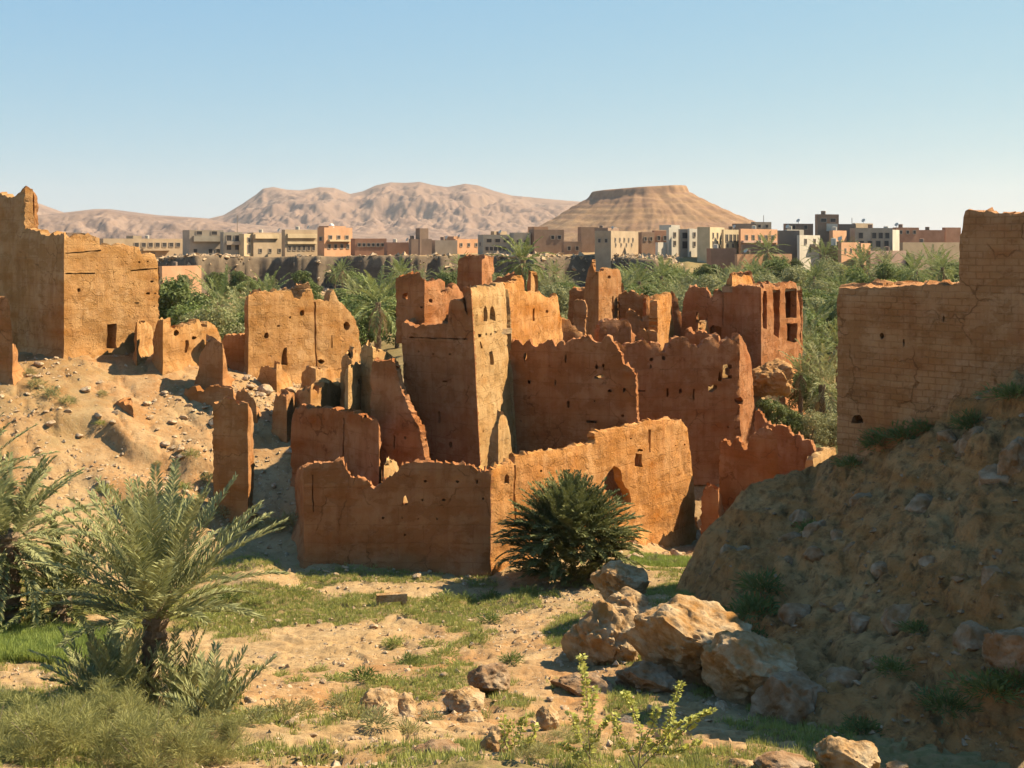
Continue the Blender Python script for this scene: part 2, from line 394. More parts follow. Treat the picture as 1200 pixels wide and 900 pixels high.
def hz(X, Y, detail=False):
    z = _HT(np.asarray(X, float)/10, np.asarray(Y, float)/10)
    if detail:
        X = np.asarray(X, float); Y = np.asarray(Y, float)
        z = z + .50*fbm(X*.38, Y*.38, oct=5, seed=81, gain=.55) + .20*fbm(X*1.7, Y*1.7, oct=4, seed=83)
        z = z + .35*np.maximum(0, fbm(X*.8, Y*.8, oct=3, seed=86) - .12)
        rl = np.abs(fbm(X*.5 + Y*.18, Y*.16 - X*.1, oct=4, seed=87)); z = z - .38*(1 - sstep(0, .16, rl))
        z = z - .17*(1 - sstep(0, .22, np.abs(fbm(X*1.2, Y*1.2, oct=4, seed=88, gain=.6)))) + .10*fbm(X*3.2, Y*3.2, oct=3, seed=89)
        l = (z + 1.2*fbm(X*.3, Y*.3, oct=3, seed=85))*.7
        z = z + .12*(sstep(.3, .6, l - np.floor(l)) - .5)
    return z
hx, hy = np.meshgrid(np.arange(2, 37, .13), np.arange(18, 76, .16))
hzz = hz(hx, hy, True)
gzz = gz(hx, hy)
r_, c_ = hx.shape
hi = np.arange(r_*c_).reshape(r_, c_)
QH = np.stack([hi[:-1,:-1], hi[:-1,1:], hi[1:,1:], hi[1:,:-1]], -1).reshape(-1, 4)
keepv = (hzz > gzz - .7).ravel()
QH = QH[keepv[QH].any(axis=1)]
used = np.unique(QH); rem = np.full(r_*c_, -1); rem[used] = np.arange(len(used))
def mat_hill():
    m, nt, out = newmat('hill earth')
    tc = N(nt, 'ShaderNodeTexCoord'); ob = tc.outputs['Object']
    a = noise(nt, ob, .42, 6, .65); b = noise(nt, ob, 2.4, 7, .7); f = noise(nt, ob, 12, 5, .7)
    st = noise(nt, mapping(nt, ob, (.25,.25,1.6)), 1.0, 5, .6, .8)
    c = mixc(nt, ramp(nt, a, [(.32,0),(.66,1)]), (.62,.30,.105), (.84,.47,.185))
    c = mixc(nt, ramp(nt, st, [(.42,0),(.62,.8)]), c, (.66,.28,.08))
    c = mixc(nt, ramp(nt, b, [(.34,.75),(.52,0)]), c, (.17,.085,.035))
    c = mixc(nt, ramp(nt, noise(nt, ob, .9, 5, .7), [(.55,0),(.7,.5)]), c, (.14,.13,.06))
    bs = N(nt, 'ShaderNodeBsdfPrincipled', Roughness=1); bs.inputs['Specular IOR Level'].default_value = .1
    L(nt, mixc(nt, 1.0, c, (ALB,)*3, 'MULTIPLY'), bs.inputs['Base Color'])
    n1 = bump(nt, b, 1.0, .3); n1 = bump(nt, st, .7, .25, n1); n1 = bump(nt, f, .9, .08, n1)
    L(nt, n1, bs.inputs['Normal']); L(nt, bs.outputs[0], out.inputs[0]); return m
hill = obj('hill', mesh_np('hill', np.stack([hx,hy,hzz],-1).reshape(-1,3)[used], [rem[QH]], mat_hill(), True))
tag(hill, kind='structure')
def surf(X, Y):
    return float(max(gz(X, Y, True), hz(X, Y, True)))
def gsurf(X, Y): return float(gz(X, Y, True))

# ---- mountains: an eroded range far behind, a lower range at the left, and the flat topped mesa
def skyline(pts, a):
    p = np.array(pts, float); return np.interp(a, (p[:,0]-CX)/F, (H - p[:,1])/F)
def mat_mount(name, c0, c1, c2, s, strata=0):
    m, nt, out = newmat(name)
    tc = N(nt, 'ShaderNodeTexCoord'); ob = tc.outputs['Object']
    a = noise(nt, ob, s, 7, .65); b = noise(nt, ob, s*4, 7, .7)
    c = mixc(nt, ramp(nt, a, [(.35,0),(.65,1)]), c0, c1)
    c = mixc(nt, ramp(nt, b, [(.35,.6),(.55,0)]), c, c2)
    if strata:
        st = noise(nt, mapping(nt, ob, (.004,.004,.16)), 1.0, 4, .6, .3)
        c = mixc(nt, ramp(nt, st, [(.4,0),(.6,.45)]), c, strata)
    bs = N(nt, 'ShaderNodeBsdfPrincipled', Roughness=1); bs.inputs['Specular IOR Level'].default_value = .05
    L(nt, mixc(nt, 1.0, c, (ALB,)*3, 'MULTIPLY'), bs.inputs['Base Color'])
    n1 = bump(nt, a, .35, .05/s); n1 = bump(nt, b, .45, .015/s, n1)
    L(nt, n1, bs.inputs['Normal']); L(nt, bs.outputs[0], out.inputs[0]); return m
def mountain_range(name, pts, y0, yr, y1, na, ny, ero, seed, mat, a0, a1):
    a = np.linspace((a0-CX)/F, (a1-CX)/F, na)
    t = np.linspace(0, 1, ny); Yv = np.where(t < .7, y0 + (yr-y0)*(t/.7), yr + (y1-yr)*(t-.7)/.3)
    A, Yg = np.meshgrid(a, Yv)
    top = skyline(pts, A)*yr
    s = np.where(Yg < yr, sstep(y0, yr, Yg)*.35 + .65*np.clip((Yg-y0)/(yr-y0), 0, 1)**1.4, 1 - .9*np.clip((Yg-yr)/(y1-yr), 0, 1))
    X = A*Yg
    k = 1/(yr*.05)
    rid = .90*(1 - np.abs(fbm(X*k*1.1, Yg*k*.55, oct=7, seed=seed, gain=.58))*2.4) + .10*(1 - np.abs(fbm(X*k*3.1 + Yg*k*.6, Yg*k*1.2, oct=6, seed=seed+40, gain=.6))*2.6)
    z = top*np.clip(s + ero*(rid - .62)*np.sin(np.pi*np.clip(s, 0, 1))**.8, -.1, 1.0) - 14*(1-s)
    # keep the drawn skyline on the ridge row itself
    n_, m_ = z.shape; q = np.arange(n_*m_).reshape(n_, m_)
    Q = np.stack([q[:-1,:-1], q[:-1,1:], q[1:,1:], q[1:,:-1]], -1).reshape(-1,4)
    o = obj(name, mesh_np(name, np.stack([X,Yg,z],-1).reshape(-1,3), [Q], mat, True)); tag(o, kind='structure'); return o
RANGE = [(-200,236),(45,238),(75,249),(110,245),(130,245),(185,252),(245,256),(262,252),(285,238),(300,228),(308,221),(320,219),(335,222),(352,223),(375,219),(392,220),(410,227),(425,224),(440,217),(457,213.5),(475,214),(492,213),(508,217),(524,219),(545,215),(560,217),(580,224),(600,229),(640,233),(690,237),(740,243),(800,252),(860,266),(900,281),(980,290),(1500,292)]
LOWR = [(-300,250),(45,252),(90,248),(125,246),(150,251),(180,254),(230,255),(270,261),(330,266),(400,272),(480,276),(560,283),(700,292),(1500,295)]
M_FAR = mat_mount('far mountain rock', (.29,.185,.13), (.355,.235,.165), (.19,.12,.09), .0016)
mountain_range('mountains', RANGE, 3300, 5200, 6400, 760, 240, .28, 91, M_FAR, -320, 1120)
mountain_range('low_hills', LOWR, 2300, 3000, 3600, 520, 140, .42, 95, mat_mount('low hill rock', (.28,.185,.135), (.37,.255,.185), (.17,.115,.09), .0028), -320, 720)
def mesa():
    cy, D = 1500.0, 1500.0
    X0 = (748-CX)/F*D
    xs = np.linspace(-330, 350, 400) + X0; ys = np.linspace(-260, 300, 220) + cy
    X, Y = np.meshgrid(xs, ys)
    u, v = (X - X0), (Y - cy)
    th = np.arctan2(v*.85, u)
    r = np.hypot(u, v*.85)*(1 + .17*fbm(np.cos(th)*2.2, np.sin(th)*2.2, oct=4, seed=101))
    right = np.where(u > 0, 1.0, 1.0)
    cap = 57.0; base = 225.0 + 20.0*np.sin(np.clip(u/120, -1, 1)*np.pi/2)
    t = np.clip((r - cap)/(base - cap), 0, 1)
    top = (H - 221.5)/F*D + 3.9*np.clip(u/60, -1, 1)
    cl = 8.5*(.75 + .35*fbm(np.cos(th)*5, np.sin(th)*5, oct=3, seed=103))
    prof = np.where(r < cap, top, 0)
    talus = (top - cl)*(1 - t)**1.28 - 14*t
    face = sstep(cap, cap + 5, r)
    z = np.where(r < cap, top, (top - .5)*(1-face) + talus*face)
    gul = np.abs(fbm(np.cos(th)*5 + r*.012, np.sin(th)*5 - r*.008, oct=5, seed=105, gain=.62))
    z = z - 1.5*(1 - sstep(0, .3, gul))*np.sin(np.pi*t) + 1.2*np.round(z/5.5 + .4*fbm(X*.03, Y*.03, oct=2, seed=107))*.0
    st = z/6.5 + .5*fbm(X*.02, Y*.02, oct=3, seed=109)
    z = z + .9*(sstep(.15, .6, st - np.floor(st)) - .5)*(t > .02)*(1-t)
    z = z + 1.6*fbm(X*.035, Y*.035, oct=5, seed=111, gain=.6)*(t < 1)*(t > .02)
    n_, m_ = z.shape; q = np.arange(n_*m_).reshape(n_, m_)
    Q = np.stack([q[:-1,:-1], q[:-1,1:], q[1:,1:], q[1:,:-1]], -1).reshape(-1,4)
    o = obj('mesa_hill', mesh_np('mesa_hill', np.stack([X,Y,z],-1).reshape(-1,3), [Q],
        mat_mount('mesa rock', (.36,.21,.105), (.47,.29,.15), (.20,.11,.065), .012, (.30,.17,.12)), True))
    tag(o, kind='structure')
mesa()
# ================================================================== MUD RUINS
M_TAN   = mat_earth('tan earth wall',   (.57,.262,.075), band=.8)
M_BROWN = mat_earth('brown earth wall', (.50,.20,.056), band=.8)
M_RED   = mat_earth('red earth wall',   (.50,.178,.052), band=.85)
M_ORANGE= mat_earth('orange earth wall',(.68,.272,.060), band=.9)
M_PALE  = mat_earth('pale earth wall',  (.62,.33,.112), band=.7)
M_BRICK = mat_earth('adobe block wall', (.56,.23,.075), band=.8, brick=1)
M_DIRTROOF = mat_earth('mud roof',      (.46,.28,.135), band=.8)

def inpoly(pts, poly):
    x, y = pts[:,0], pts[:,1]; r = np.zeros(len(pts), bool)
    j = len(poly) - 1
    for i in range(len(poly)):
        xi, yi = poly[i]; xj, yj = poly[j]
        c = ((yi > y) != (yj > y)) & (x < (xj-xi)*(y-yi)/((yj-yi) if yj != yi else 1e-12) + xi)
        r ^= c; j = i
    return r
def subdiv(poly, step, jit=0, keep=None):
    out = []
    n = len(poly)
    for i in range(n):
        a, b = np.array(poly[i]), np.array(poly[(i+1) % n])
        k = max(1, int(np.ceil(np.linalg.norm(b-a)/step)))
        for q in range(k):
            p = a + (b-a)*q/k
            if jit and (keep is None or not keep(p)):
                p = p + RNG.normal(0, jit, 2)*(1.25 if q else .4)
            out.append(tuple(p))
    return out

class Plan:
    """a wall line in plan, left to right as seen from its outer side, with pixel -> (u, z) on each straight run"""
    def __init__(s, pts, lean=(0,0), z0=0):
        s.p = [np.array(q, float) for q in pts]; s.lean = np.array(lean, float); s.z0 = z0
        d = [b-a for a, b in zip(s.p, s.p[1:])]
        s.len = [np.linalg.norm(v) for v in d]; s.d = [v/l for v, l in zip(d, s.len)]
        s.n = [np.array((v[1], -v[0])) for v in s.d]
        s.u0 = np.r_[0, np.cumsum(s.len)]
    def uz(s, seg, px, py):
        z = 0.0
        for _ in range(4):
            A = s.p[seg] + s.lean*(z - s.z0); d = s.d[seg]
            k = (px-CX)/F                                    # A + t d = (kY, Y)
            t = (k*A[1] - A[0])/(d[0] - k*d[1])
            Y = A[1] + t*d[1]; z = (H-py)/F*Y
        return s.u0[seg] + t, z
def ruin(name, plan, tops, mat, parent=None, thick=.9, zb=None, holes=(), niches=(), res=.26, amp=.07, lean=(0,0), z0=-13, jit=.05, seed=0, mats=None):
    """one continuous mud wall along a plan line.
    plan: [(px, Y)] or ('xy', X, Y); tops: per run a list of (px, py) read off the picture, or ('z', [(fraction, z)]);
    holes go right through, niches stop at the back face."""
    pts = [XY(*q) if q[0] != 'xy' else q[1:] for q in plan]
    pl = Plan(pts, lean, z0)
    if zb is None: zb = min(surf(*q) for q in pts) - .6
    top = []
    for i, tl in enumerate(tops):
        if tl[0] == 'z': top += [(pl.u0[i] + f*pl.len[i], z) for f, z in tl[1]]
        else: top += [pl.uz(i, *q) for q in tl]
    U0, U1 = 0.0, pl.u0[-1]
    fix = []; lastu = -1e9
    for u, z in top:
        u = min(max(u, U0), U1)
        if u < lastu - .6: u = lastu - .6                   # overhangs stay modest
        fix.append((u, max(z, zb + .05))); lastu = max(lastu, u)
    poly = [(fix[0][0], zb)] + fix + [(fix[-1][0], zb)]
    cl = []
    for q in poly:
        if not cl or abs(cl[-1][0]-q[0]) + abs(cl[-1][1]-q[1]) > .03: cl.append(q)
    poly = cl
    ulo = min(q[0] for q in poly); uhi = max(q[0] for q in poly)
    corner = lambda p: p[1] < zb + .02
    outline = subdiv(poly, res*.55, jit*.42, corner)
    oc = np.array(outline); hs = lambda k, sd_: _hash(np.floor(oc[:,0]/k + 31*seed + 7*pts[0][0]), np.zeros(len(oc)), np.zeros(len(oc)), sd_)
    stp = (jit/.05)*(.20*(hs(1.37, 3) - .5) + .10*(hs(.47, 5) - .5) + .05*(hs(.19, 6) - .5)) - .36*(jit/.05)*np.maximum(0, hs(.83, 9) - .82)/.18*.5
    dv = np.abs(np.roll(oc, -2, axis=0) - np.roll(oc, 2, axis=0)); flat = np.clip((dv[:,0]/(dv.sum(axis=1) + 1e-6) - .35)/.35, 0, 1)
    oc[:,1] += np.where(oc[:,1] > zb + .4, stp*flat, 0); outline = [tuple(q) for q in oc]
    V = list(outline); E = [(i, (i+1) % len(outline)) for i in range(len(outline))]
    hp, np_ = [], []
    for grp, acc in ((holes, hp), (niches, np_)):
        for g in grp:
            seg, pp = g[0], g[1]
            q = [pl.uz(seg, *r_) for r_ in pp]
            q = subdiv(q, res, .012); acc.append(q)
            b = len(V); V += q; E += [(b+i, b+(i+1) % len(q)) for i in range(len(q))]
    allh = hp + np_
    zt = max(q[1] for q in poly)
    g = []
    for j, z in enumerate(np.arange(zb + res*.7, zt, res*.87)):
        us = np.arange(ulo + res*(.5 if j % 2 else 1.0), uhi, res)
        g.append(np.c_[us, np.full(len(us), z)])
    g = np.concatenate(g) if g else np.zeros((0,2))
    g = g + RNG.uniform(-.22, .22, g.shape)*res
    for c in pl.u0[1:-1]:
        g = g[np.abs(g[:,0]-c) > res*.45]
        zs = np.arange(zb+.05, zt, res*.6); g = np.r_[g, np.c_[np.full(len(zs), c), zs]]
    g = g[inpoly(g, poly)]
    ob = np.array(V)
    if len(g):
        keep = np.ones(len(g), bool)
        for i in range(0, len(ob), 200):
            keep &= (np.abs(g[:, None] - ob[None, i:i+200]).max(axis=2).min(axis=1) > res*.28) | np.isin(np.round(g[:,0],5), np.round(pl.u0[1:-1],5))
        g = g[keep]
    V = V + [tuple(q) for q in g]
    vo, eo, fo, *_ = delaunay_2d_cdt([Vector(q) for q in V], E, [], 0, 1e-5)
    vo = np.array([tuple(q) for q in vo]); tri = np.array([f for f in fo if len(f) == 3])
    cen = vo[tri].mean(axis=1)
    ok = inpoly(cen, outline)
    for h_ in hp: ok &= ~inpoly(cen, h_)
    Bt = tri[ok]
    okf = ok.copy()
    for h_ in np_: okf &= ~inpoly(cen, h_)
    Ft = tri[okf]
    a2 = vo[Ft]; ar = np.cross(a2[:,1]-a2[:,0], a2[:,2]-a2[:,0])
    def orient(T):
        a_ = vo[T]; s_ = np.cross(a_[:,1]-a_[:,0], a_[:,2]-a_[:,0]); T = T.copy(); T[s_ < 0] = T[s_ < 0][:, ::-1]; return T
    Ft, Bt = orient(Ft), orient(Bt)
    u, z = vo[:,0], vo[:,1]
    seg = np.clip(np.searchsorted(pl.u0, u, side='right') - 1, 0, len(pl.len)-1)
    D = np.array(pl.d)[seg]; Nn = np.array(pl.n)[seg]; A = np.array(pl.p[:-1])[seg]
    t = u - pl.u0[seg]
    base = A + D*t[:, None] + pl.lean*(z - z0)[:, None]
    # outward direction blended at corners
    nb = Nn.copy()
    for i, c in enumerate(pl.u0[1:-1]):
        w = np.clip(1 - np.abs(u-c)/.35, 0, 1)[:, None]
        m_ = pl.n[i] + pl.n[i+1]; m_ = m_/np.linalg.norm(m_)
        nb = nb*(1-w) + m_*w
    h = zt - zb
    dsp = amp*(1.3*fbm(base[:,0]*.5, base[:,1]*.5, z*.5, 3, seed+3) + 1.25*fbm(base[:,0]*1.7, base[:,1]*1.7, z*1.7, 4, seed+13, .6))
    lift = (z*1.2 + .1*vnoise(u, z, seed=seed)); dsp += .035*(sstep(.0, .12, lift - np.floor(lift)) - .5)
    dsp -= .10*amp/.07*np.maximum(0, vnoise(u*1.1, z*1.6, seed=seed+33) - .45)
    gl = np.maximum(gz(base[:,0], base[:,1]), hz(base[:,0], base[:,1])); hh = np.maximum(z - gl, 0)
    dsp += .30*np.exp(-hh/.32)*np.clip(.55 + .7*vnoise(u*.6, z*0, seed=seed+71), .1, 1.3)      # earth melted down against the foot
    dsp -= .07*np.exp(-((hh - .75)/.35)**2)                                                     # and the hollow worn just above it
    # wear next to the broken outline
    topz = np.interp(u, *zip(*sorted(fix)))
    edge = np.clip(1 - (topz - z)/.35, 0, 1)
    dsp -= edge*.07
    front = np.c_[base + nb*dsp[:, None], z]
    th = thick*1.12*(1 - .36*np.clip((z-zb)/max(h,1), 0, 1))*(1 + .16*vnoise(u*.9, z*.9, seed=seed+55))
    tb = t.copy()
    for i in range(len(pl.len)):
        m_ = seg == i
        lo, hi = 0.0, pl.len[i]
        if i > 0:
            cr = pl.d[i-1][0]*pl.d[i][1] - pl.d[i-1][1]*pl.d[i][0]; ct = thick*math.tan(.5*math.acos(np.clip(pl.d[i-1] @ pl.d[i], -1, 1)))
            lo = ct if cr > 0 else -ct
        if i < len(pl.len)-1:
            cr = pl.d[i][0]*pl.d[i+1][1] - pl.d[i][1]*pl.d[i+1][0]; ct = thick*math.tan(.5*math.acos(np.clip(pl.d[i] @ pl.d[i+1], -1, 1)))
            hi = pl.len[i] - (ct if cr > 0 else -ct)
        if lo > 0 or hi < pl.len[i]: tb[m_] = np.clip(tb[m_], min(lo, hi), max(hi, lo))
    zb2 = z + edge*RNG.normal(0, .09, len(z)) - edge*.05
    back = np.c_[A + D*tb[:, None] + pl.lean*(z-z0)[:, None] - Nn*th[:, None], np.where(z < zb+.02, z, zb2)]
    n = len(vo)
    e = np.sort(np.concatenate([Ft[:, [0,1]], Ft[:, [1,2]], Ft[:, [2,0]]]), axis=1)
    ed = np.concatenate([Ft[:, [0,1]], Ft[:, [1,2]], Ft[:, [2,0]]])
    key = e[:,0].astype(np.int64)*n + e[:,1]
    _, inv, cnt = np.unique(key, return_inverse=True, return_counts=True)
    be = ed[cnt[inv] == 1]
    # a middle row of vertices rounds and roughens the broken thickness
    bv = np.unique(be); mid = (front[bv] + back[bv])/2 + RNG.normal(0, .04, (len(bv), 3)) + np.c_[np.zeros((len(bv),2)), edge[bv]*.06]
    mi = np.full(n, -1); mi[bv] = 2*n + np.arange(len(bv))
    Qs = np.concatenate([np.stack([be[:,1], be[:,0], mi[be[:,0]], mi[be[:,1]]], -1),
                         np.stack([mi[be[:,1]], mi[be[:,0]], be[:,0]+n, be[:,1]+n], -1)])
    T = np.concatenate([Ft, Bt[:, ::-1] + n])
    uv = np.concatenate([np.c_[u, z], np.c_[u+.3, z], np.c_[u[bv]+.15, z[bv]]])
    Vv = np.concatenate([front, back, mid])
    used = np.unique(np.concatenate([T.ravel(), Qs.ravel()])); rm = np.full(len(Vv), -1); rm[used] = np.arange(len(used))
    me = mesh_np(name, Vv[used], [rm[Qs], rm[T]], mat, True, uv=uv[used])
    me.set_sharp_from_angle(angle=R(42))
    if mats:                                             # runs in another material: pale plaster on the tower, painted shade on the enclosure
        for m_ in mats: me.materials.append(m_[1])
        sg = np.concatenate([seg, seg, seg[bv]])[used]
        fv = np.concatenate([rm[Qs][:, 0], rm[T].min(axis=1)])
        fs = sg[fv].copy(); fs[len(Qs):] = np.round(sg[rm[T]].mean(axis=1)).astype(int)
        mi_ = np.zeros(len(fs), np.int32)
        for i, (k, _) in enumerate(mats): mi_[fs == k] = i + 1
        me.polygons.foreach_set('material_index', mi_)
    return obj(name, me, parent)

def slab(name, corners, z, mat, parent, thick=.3, amp=.08):
    """a mud floor or roof over the given plan polygon"""
    c = [np.array(XY(*q) if q[0] != 'xy' else q[1:], float) for q in corners]
    ol = subdiv([tuple(q) for q in c], .5)
    lo, hi = np.min(c, axis=0), np.max(c, axis=0)
    gx, gy = np.meshgrid(np.arange(lo[0], hi[0], .45), np.arange(lo[1], hi[1], .45)); g = np.c_[gx.ravel(), gy.ravel()] + RNG.uniform(-.1,.1,(gx.size,2))
    g = g[inpoly(g, c)]
    V = ol + [tuple(q) for q in g]
    vo, eo, fo, *_ = delaunay_2d_cdt([Vector(q) for q in V], [(i, (i+1) % len(ol)) for i in range(len(ol))], [], 0, 1e-5)
    vo = np.array([tuple(q) for q in vo]); T = np.array([f for f in fo if len(f) == 3]); T = T[inpoly(vo[T].mean(axis=1), ol)]
    a_ = vo[T]; s_ = np.cross(a_[:,1]-a_[:,0], a_[:,2]-a_[:,0]); T[s_ < 0] = T[s_ < 0][:, ::-1]
    n = len(vo)
    up = np.c_[vo, z + amp*fbm(vo[:,0]*.8, vo[:,1]*.8, oct=3, seed=5)]; dn = np.c_[vo, np.full(n, z - thick)]
    k = len(ol); be = np.array([(i, (i+1) % k) for i in range(k)])
    Q = np.stack([be[:,0]+n, be[:,1]+n, be[:,1], be[:,0]], -1)
    me = mesh_np(name, np.r_[up, dn], [Q, np.r_[T, T[:, ::-1]+n]], mat, True, uv=np.r_[vo, vo])
    me.set_sharp_from_angle(angle=R(40)); return obj(name, me, parent)

def dot(px, py, r=2, ry=None, seg=0, k=7):
    ry = ry or r
    return (seg, [(px + r*math.cos(a)*random.uniform(.75,1.2), py + ry*math.sin(a)*random.uniform(.75,1.2)) for a in [i*2*math.pi/k for i in range(k)]])
def rect(x0, y0, x1, y1, seg=0): return (seg, [(x0,y1),(x1,y1),(x1,y0),(x0,y0)])
def root(name, label, px, py, Y, cat='ruin', group=None):
    p = P(px, py, Y); o = empty(name, p); tag(o, label, cat, group); return o
def par(o, p):
    o.parent = p; o.matrix_parent_inverse = Matrix.Translation(-Vector(p.location)); return o
def Rn(root_, *a, **k):
    o = ruin('wall', *a, **k); return par(o, root_)
def Single(label, cat, *a, **k):
    nm = k.pop('name', 'mud_ruin'); g = k.pop('group', None)
    o = ruin(nm, *a, **k); return tag(o, label, cat, g)

# ---- 1 kasbah at the far left: shaded side, lit front with the doorway, turret
r = root('mud_house', 'tall mud house at the left edge with a dark doorway and a broken turret', 75, 420, 75.5, 'house')
bk = np.array(XY(-45, 84)) + np.array(XY(187, 82)) - np.array(XY(75, 75.2))
Rn(r, [(-45,84),(75,75.2),(187,82),('xy',*bk),(-45,84)],
   [[(-45,229),(0,228),(9,230),(26,226),(27,224),(28,222),(28.5,270),(45,271),(46,273),(56,274),(70,275),(74.6,276)],
    [(76,279),(84,278),(100,277),(104,275),(112,276),(117,279),(118.5,288),(140,287),(163,288),(166,296),(183,298),(185.5,310),(187,360),(187,408)],
    ('z',[(0,-1.6),(.5,-1.2),(1,-.9)]), ('z',[(0,-.9),(1,-.4)])], M_TAN, thick=.8, zb=-8.4, res=.34,
   holes=[(1,[(125.5,409),(137,408),(136.5,379),(125.5,380)]), dot(92,340,2.3,3,1), dot(163,307,1.6,1.3,1), dot(173,306.5,1.3,1.2,1), dot(178,330,2,1.3,1), dot(174,344,3,1.5,1), dot(182,344,2,1,1), dot(161,355,3,1,1), dot(181,359,1.3,1,1)],
   niches=[(1,[(76.5,296),(98,294.5),(118,292.5),(118,294),(98,296),(76.5,297.5)]), (1,[(76.5,320),(112,319.5),(112,321),(76.5,321.6)]), (1,[(153,316.5),(184,314),(184,315.4),(153,318)])], amp=.06)
pr = np.array(XY(28.2, 78.6)); dr = np.array(XY(187,82)) - np.array(XY(75,75.2)); dr /= np.linalg.norm(dr)
q = pr + dr*1.4
par(ruin('turret', [('xy',pr[0]-.15,pr[1]+.12),('xy',*q)],
   [[(28.6,222),(33,221),(37,224),(41,226),(44,230),(45,240),(44,260),(44.5,275)]], M_BROWN, thick=.6, zb=-1.4, res=.28,
   niches=[(0,[(38,226),(40,226),(40,268),(38.5,268)])]), r)
par(slab('roof', [(-40,83.4),(73,76.4),(182,82.4),('xy',bk[0]+.5,bk[1]-.6)], -1.9, M_DIRTROOF, r), r)

# ---- 2 stub of wall at the left edge
Single('broken end of a mud wall at the left edge below the tall mud house', 'ruin', [(-60,72),(15,70),(25,73)],
   [[(-60,344),(-20,346),(5,348),(9,353),(11,364),(12.5,376),(14,392)], [(16,401),(19,407),(22,418),(23.5,440),(24,449)]], M_BROWN, thick=.9, jit=.07)
# ---- 3 buttress slab, 4 roofless house, fin and low walls
Single('narrow upright mud slab standing between the doorway house and the roofless house', 'ruin', [(154,78),(160.5,76.4),(182,82)],
   [[(155,452),(156.5,400),(158,380),(159.5,376)], [(162,378),(171,379),(179,380),(180.5,400),(181,452)]], M_TAN, thick=.5)
r = root('ruined_house', 'roofless mud house with a ragged left wall end and a shaded fin in front', 200, 460, 75)
Rn(r, [(178,77.4),(191,75.4),(264,83.5)],
   [[(178,462),(178.5,390),(182,380),(186,376.5),(190,376)], [(192,376),(196,380),(202,383),(214,382),(226,382),(231,380),(233,376),(240,376.5),(248,378),(252,382),(256,389),(260,396),(263,410)]],
   M_TAN, thick=.9, niches=[rect(216.5,399,220.5,413,1), dot(207,390,3,4,1), dot(227,396,4,3,1), dot(239,381,4,2.5,1), dot(216,440,2,3,1)], jit=.08)
par(ruin('fin_wall', [(228,75.3),(261,73.8),(277,78)],
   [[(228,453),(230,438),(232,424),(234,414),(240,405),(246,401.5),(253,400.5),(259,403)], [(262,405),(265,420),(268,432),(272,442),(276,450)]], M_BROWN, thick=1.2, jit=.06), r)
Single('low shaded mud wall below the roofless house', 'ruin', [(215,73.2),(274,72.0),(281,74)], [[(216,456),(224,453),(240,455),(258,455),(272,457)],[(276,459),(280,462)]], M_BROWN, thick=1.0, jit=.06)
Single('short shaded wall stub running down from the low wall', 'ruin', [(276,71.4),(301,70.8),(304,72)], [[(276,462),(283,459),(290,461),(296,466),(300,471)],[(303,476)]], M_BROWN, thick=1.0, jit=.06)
# ---- 5 tall lit wall
r = root('ruined_house', 'wide tall sunlit mud wall standing above the rubble slope', 360, 430, 83)
Rn(r, [(285,81.8),(291,80.2),(426,89.5)],
   [[(286,432),(286.5,400),(285.5,360),(287,348),(290,345)],
    [(292,346.5),(304,343),(318,342),(332,341),(343,342),(345,351),(353,348),(359,338),(363,335),(366,340),(367.5,353),(371,351),(386,351),(388,343),(391,340),(395,347),(399,354),(405,358),(411,366),(417,374),(420.5,384),(422,398),(424,412),(425,440)]],
   M_TAN, thick=.8, res=.3, jit=.07,
   niches=[dot(354,366,3,4,1), dot(312,393,3,4,1), (1,[(329,428),(337,428),(336,407),(332,408)]), dot(407,382,3.5,5,1), (1,[(368,354),(370,354),(370.5,385),(372,430),(370,430),(368.5,390)]),
           (1,[(388,393),(389.3,393),(389.3,408),(388,408)]), dot(376,424,4,3,1), dot(404,424,5,4,1), dot(340,372,1.5,1.5,1), dot(326,382,2,1.2,1)])
par(ruin('back_wall', [(288,88.5),(368,90.0)], [[(289,352),(297,341),(305,338.5),(311,342),(322,340),(333,337.5),(340,341),(346,336),(356,334),(362,334),(367,344)]], M_BROWN, thick=.8, zb=-11, jit=.08), r)
Single('dark shaded wall between the roofless house and the wide sunlit wall', 'ruin', [(257,86),(292,84)], [[(258,402),(262,394),(268,391),(276,390),(284,391),(291,388)]], M_BROWN, thick=.9, jit=.08)
# ---- 6 free standing pillar
Single('tall free standing mud pillar on the slope beyond the palms', 'ruin', [(249,62.6),(290.5,62.0),(297.5,63.6)],
   [[(249.5,472),(256,469),(262,465),(267,462),(273,464),(280,468),(289,472)], [(291.5,473),(294,475),(296,482),(297,560),(298,612)]], M_BROWN, thick=1.3, res=.2, jit=.06, amp=.09, name='mud_pillar')
# ---- 7 buried stump on the slope
r = root('ruined_house', 'half buried mud stump beside an eroded bank on the left slope', 145, 512, 69)
Rn(r, [(130,70),(157,69.0),(166,71)], [[(131,482),(132,474),(137,471.5),(145,473),(153,475),(156,478)], [(159,487),(161,496),(164,506)]], M_BROWN, thick=1.8, jit=.06, amp=.12)
Rn(r, [(74,73),(132,70.4)], [[(75,473),(84,472.5),(95,475),(110,479),(131,481)]], M_BROWN, thick=2.2, jit=.06, amp=.12)
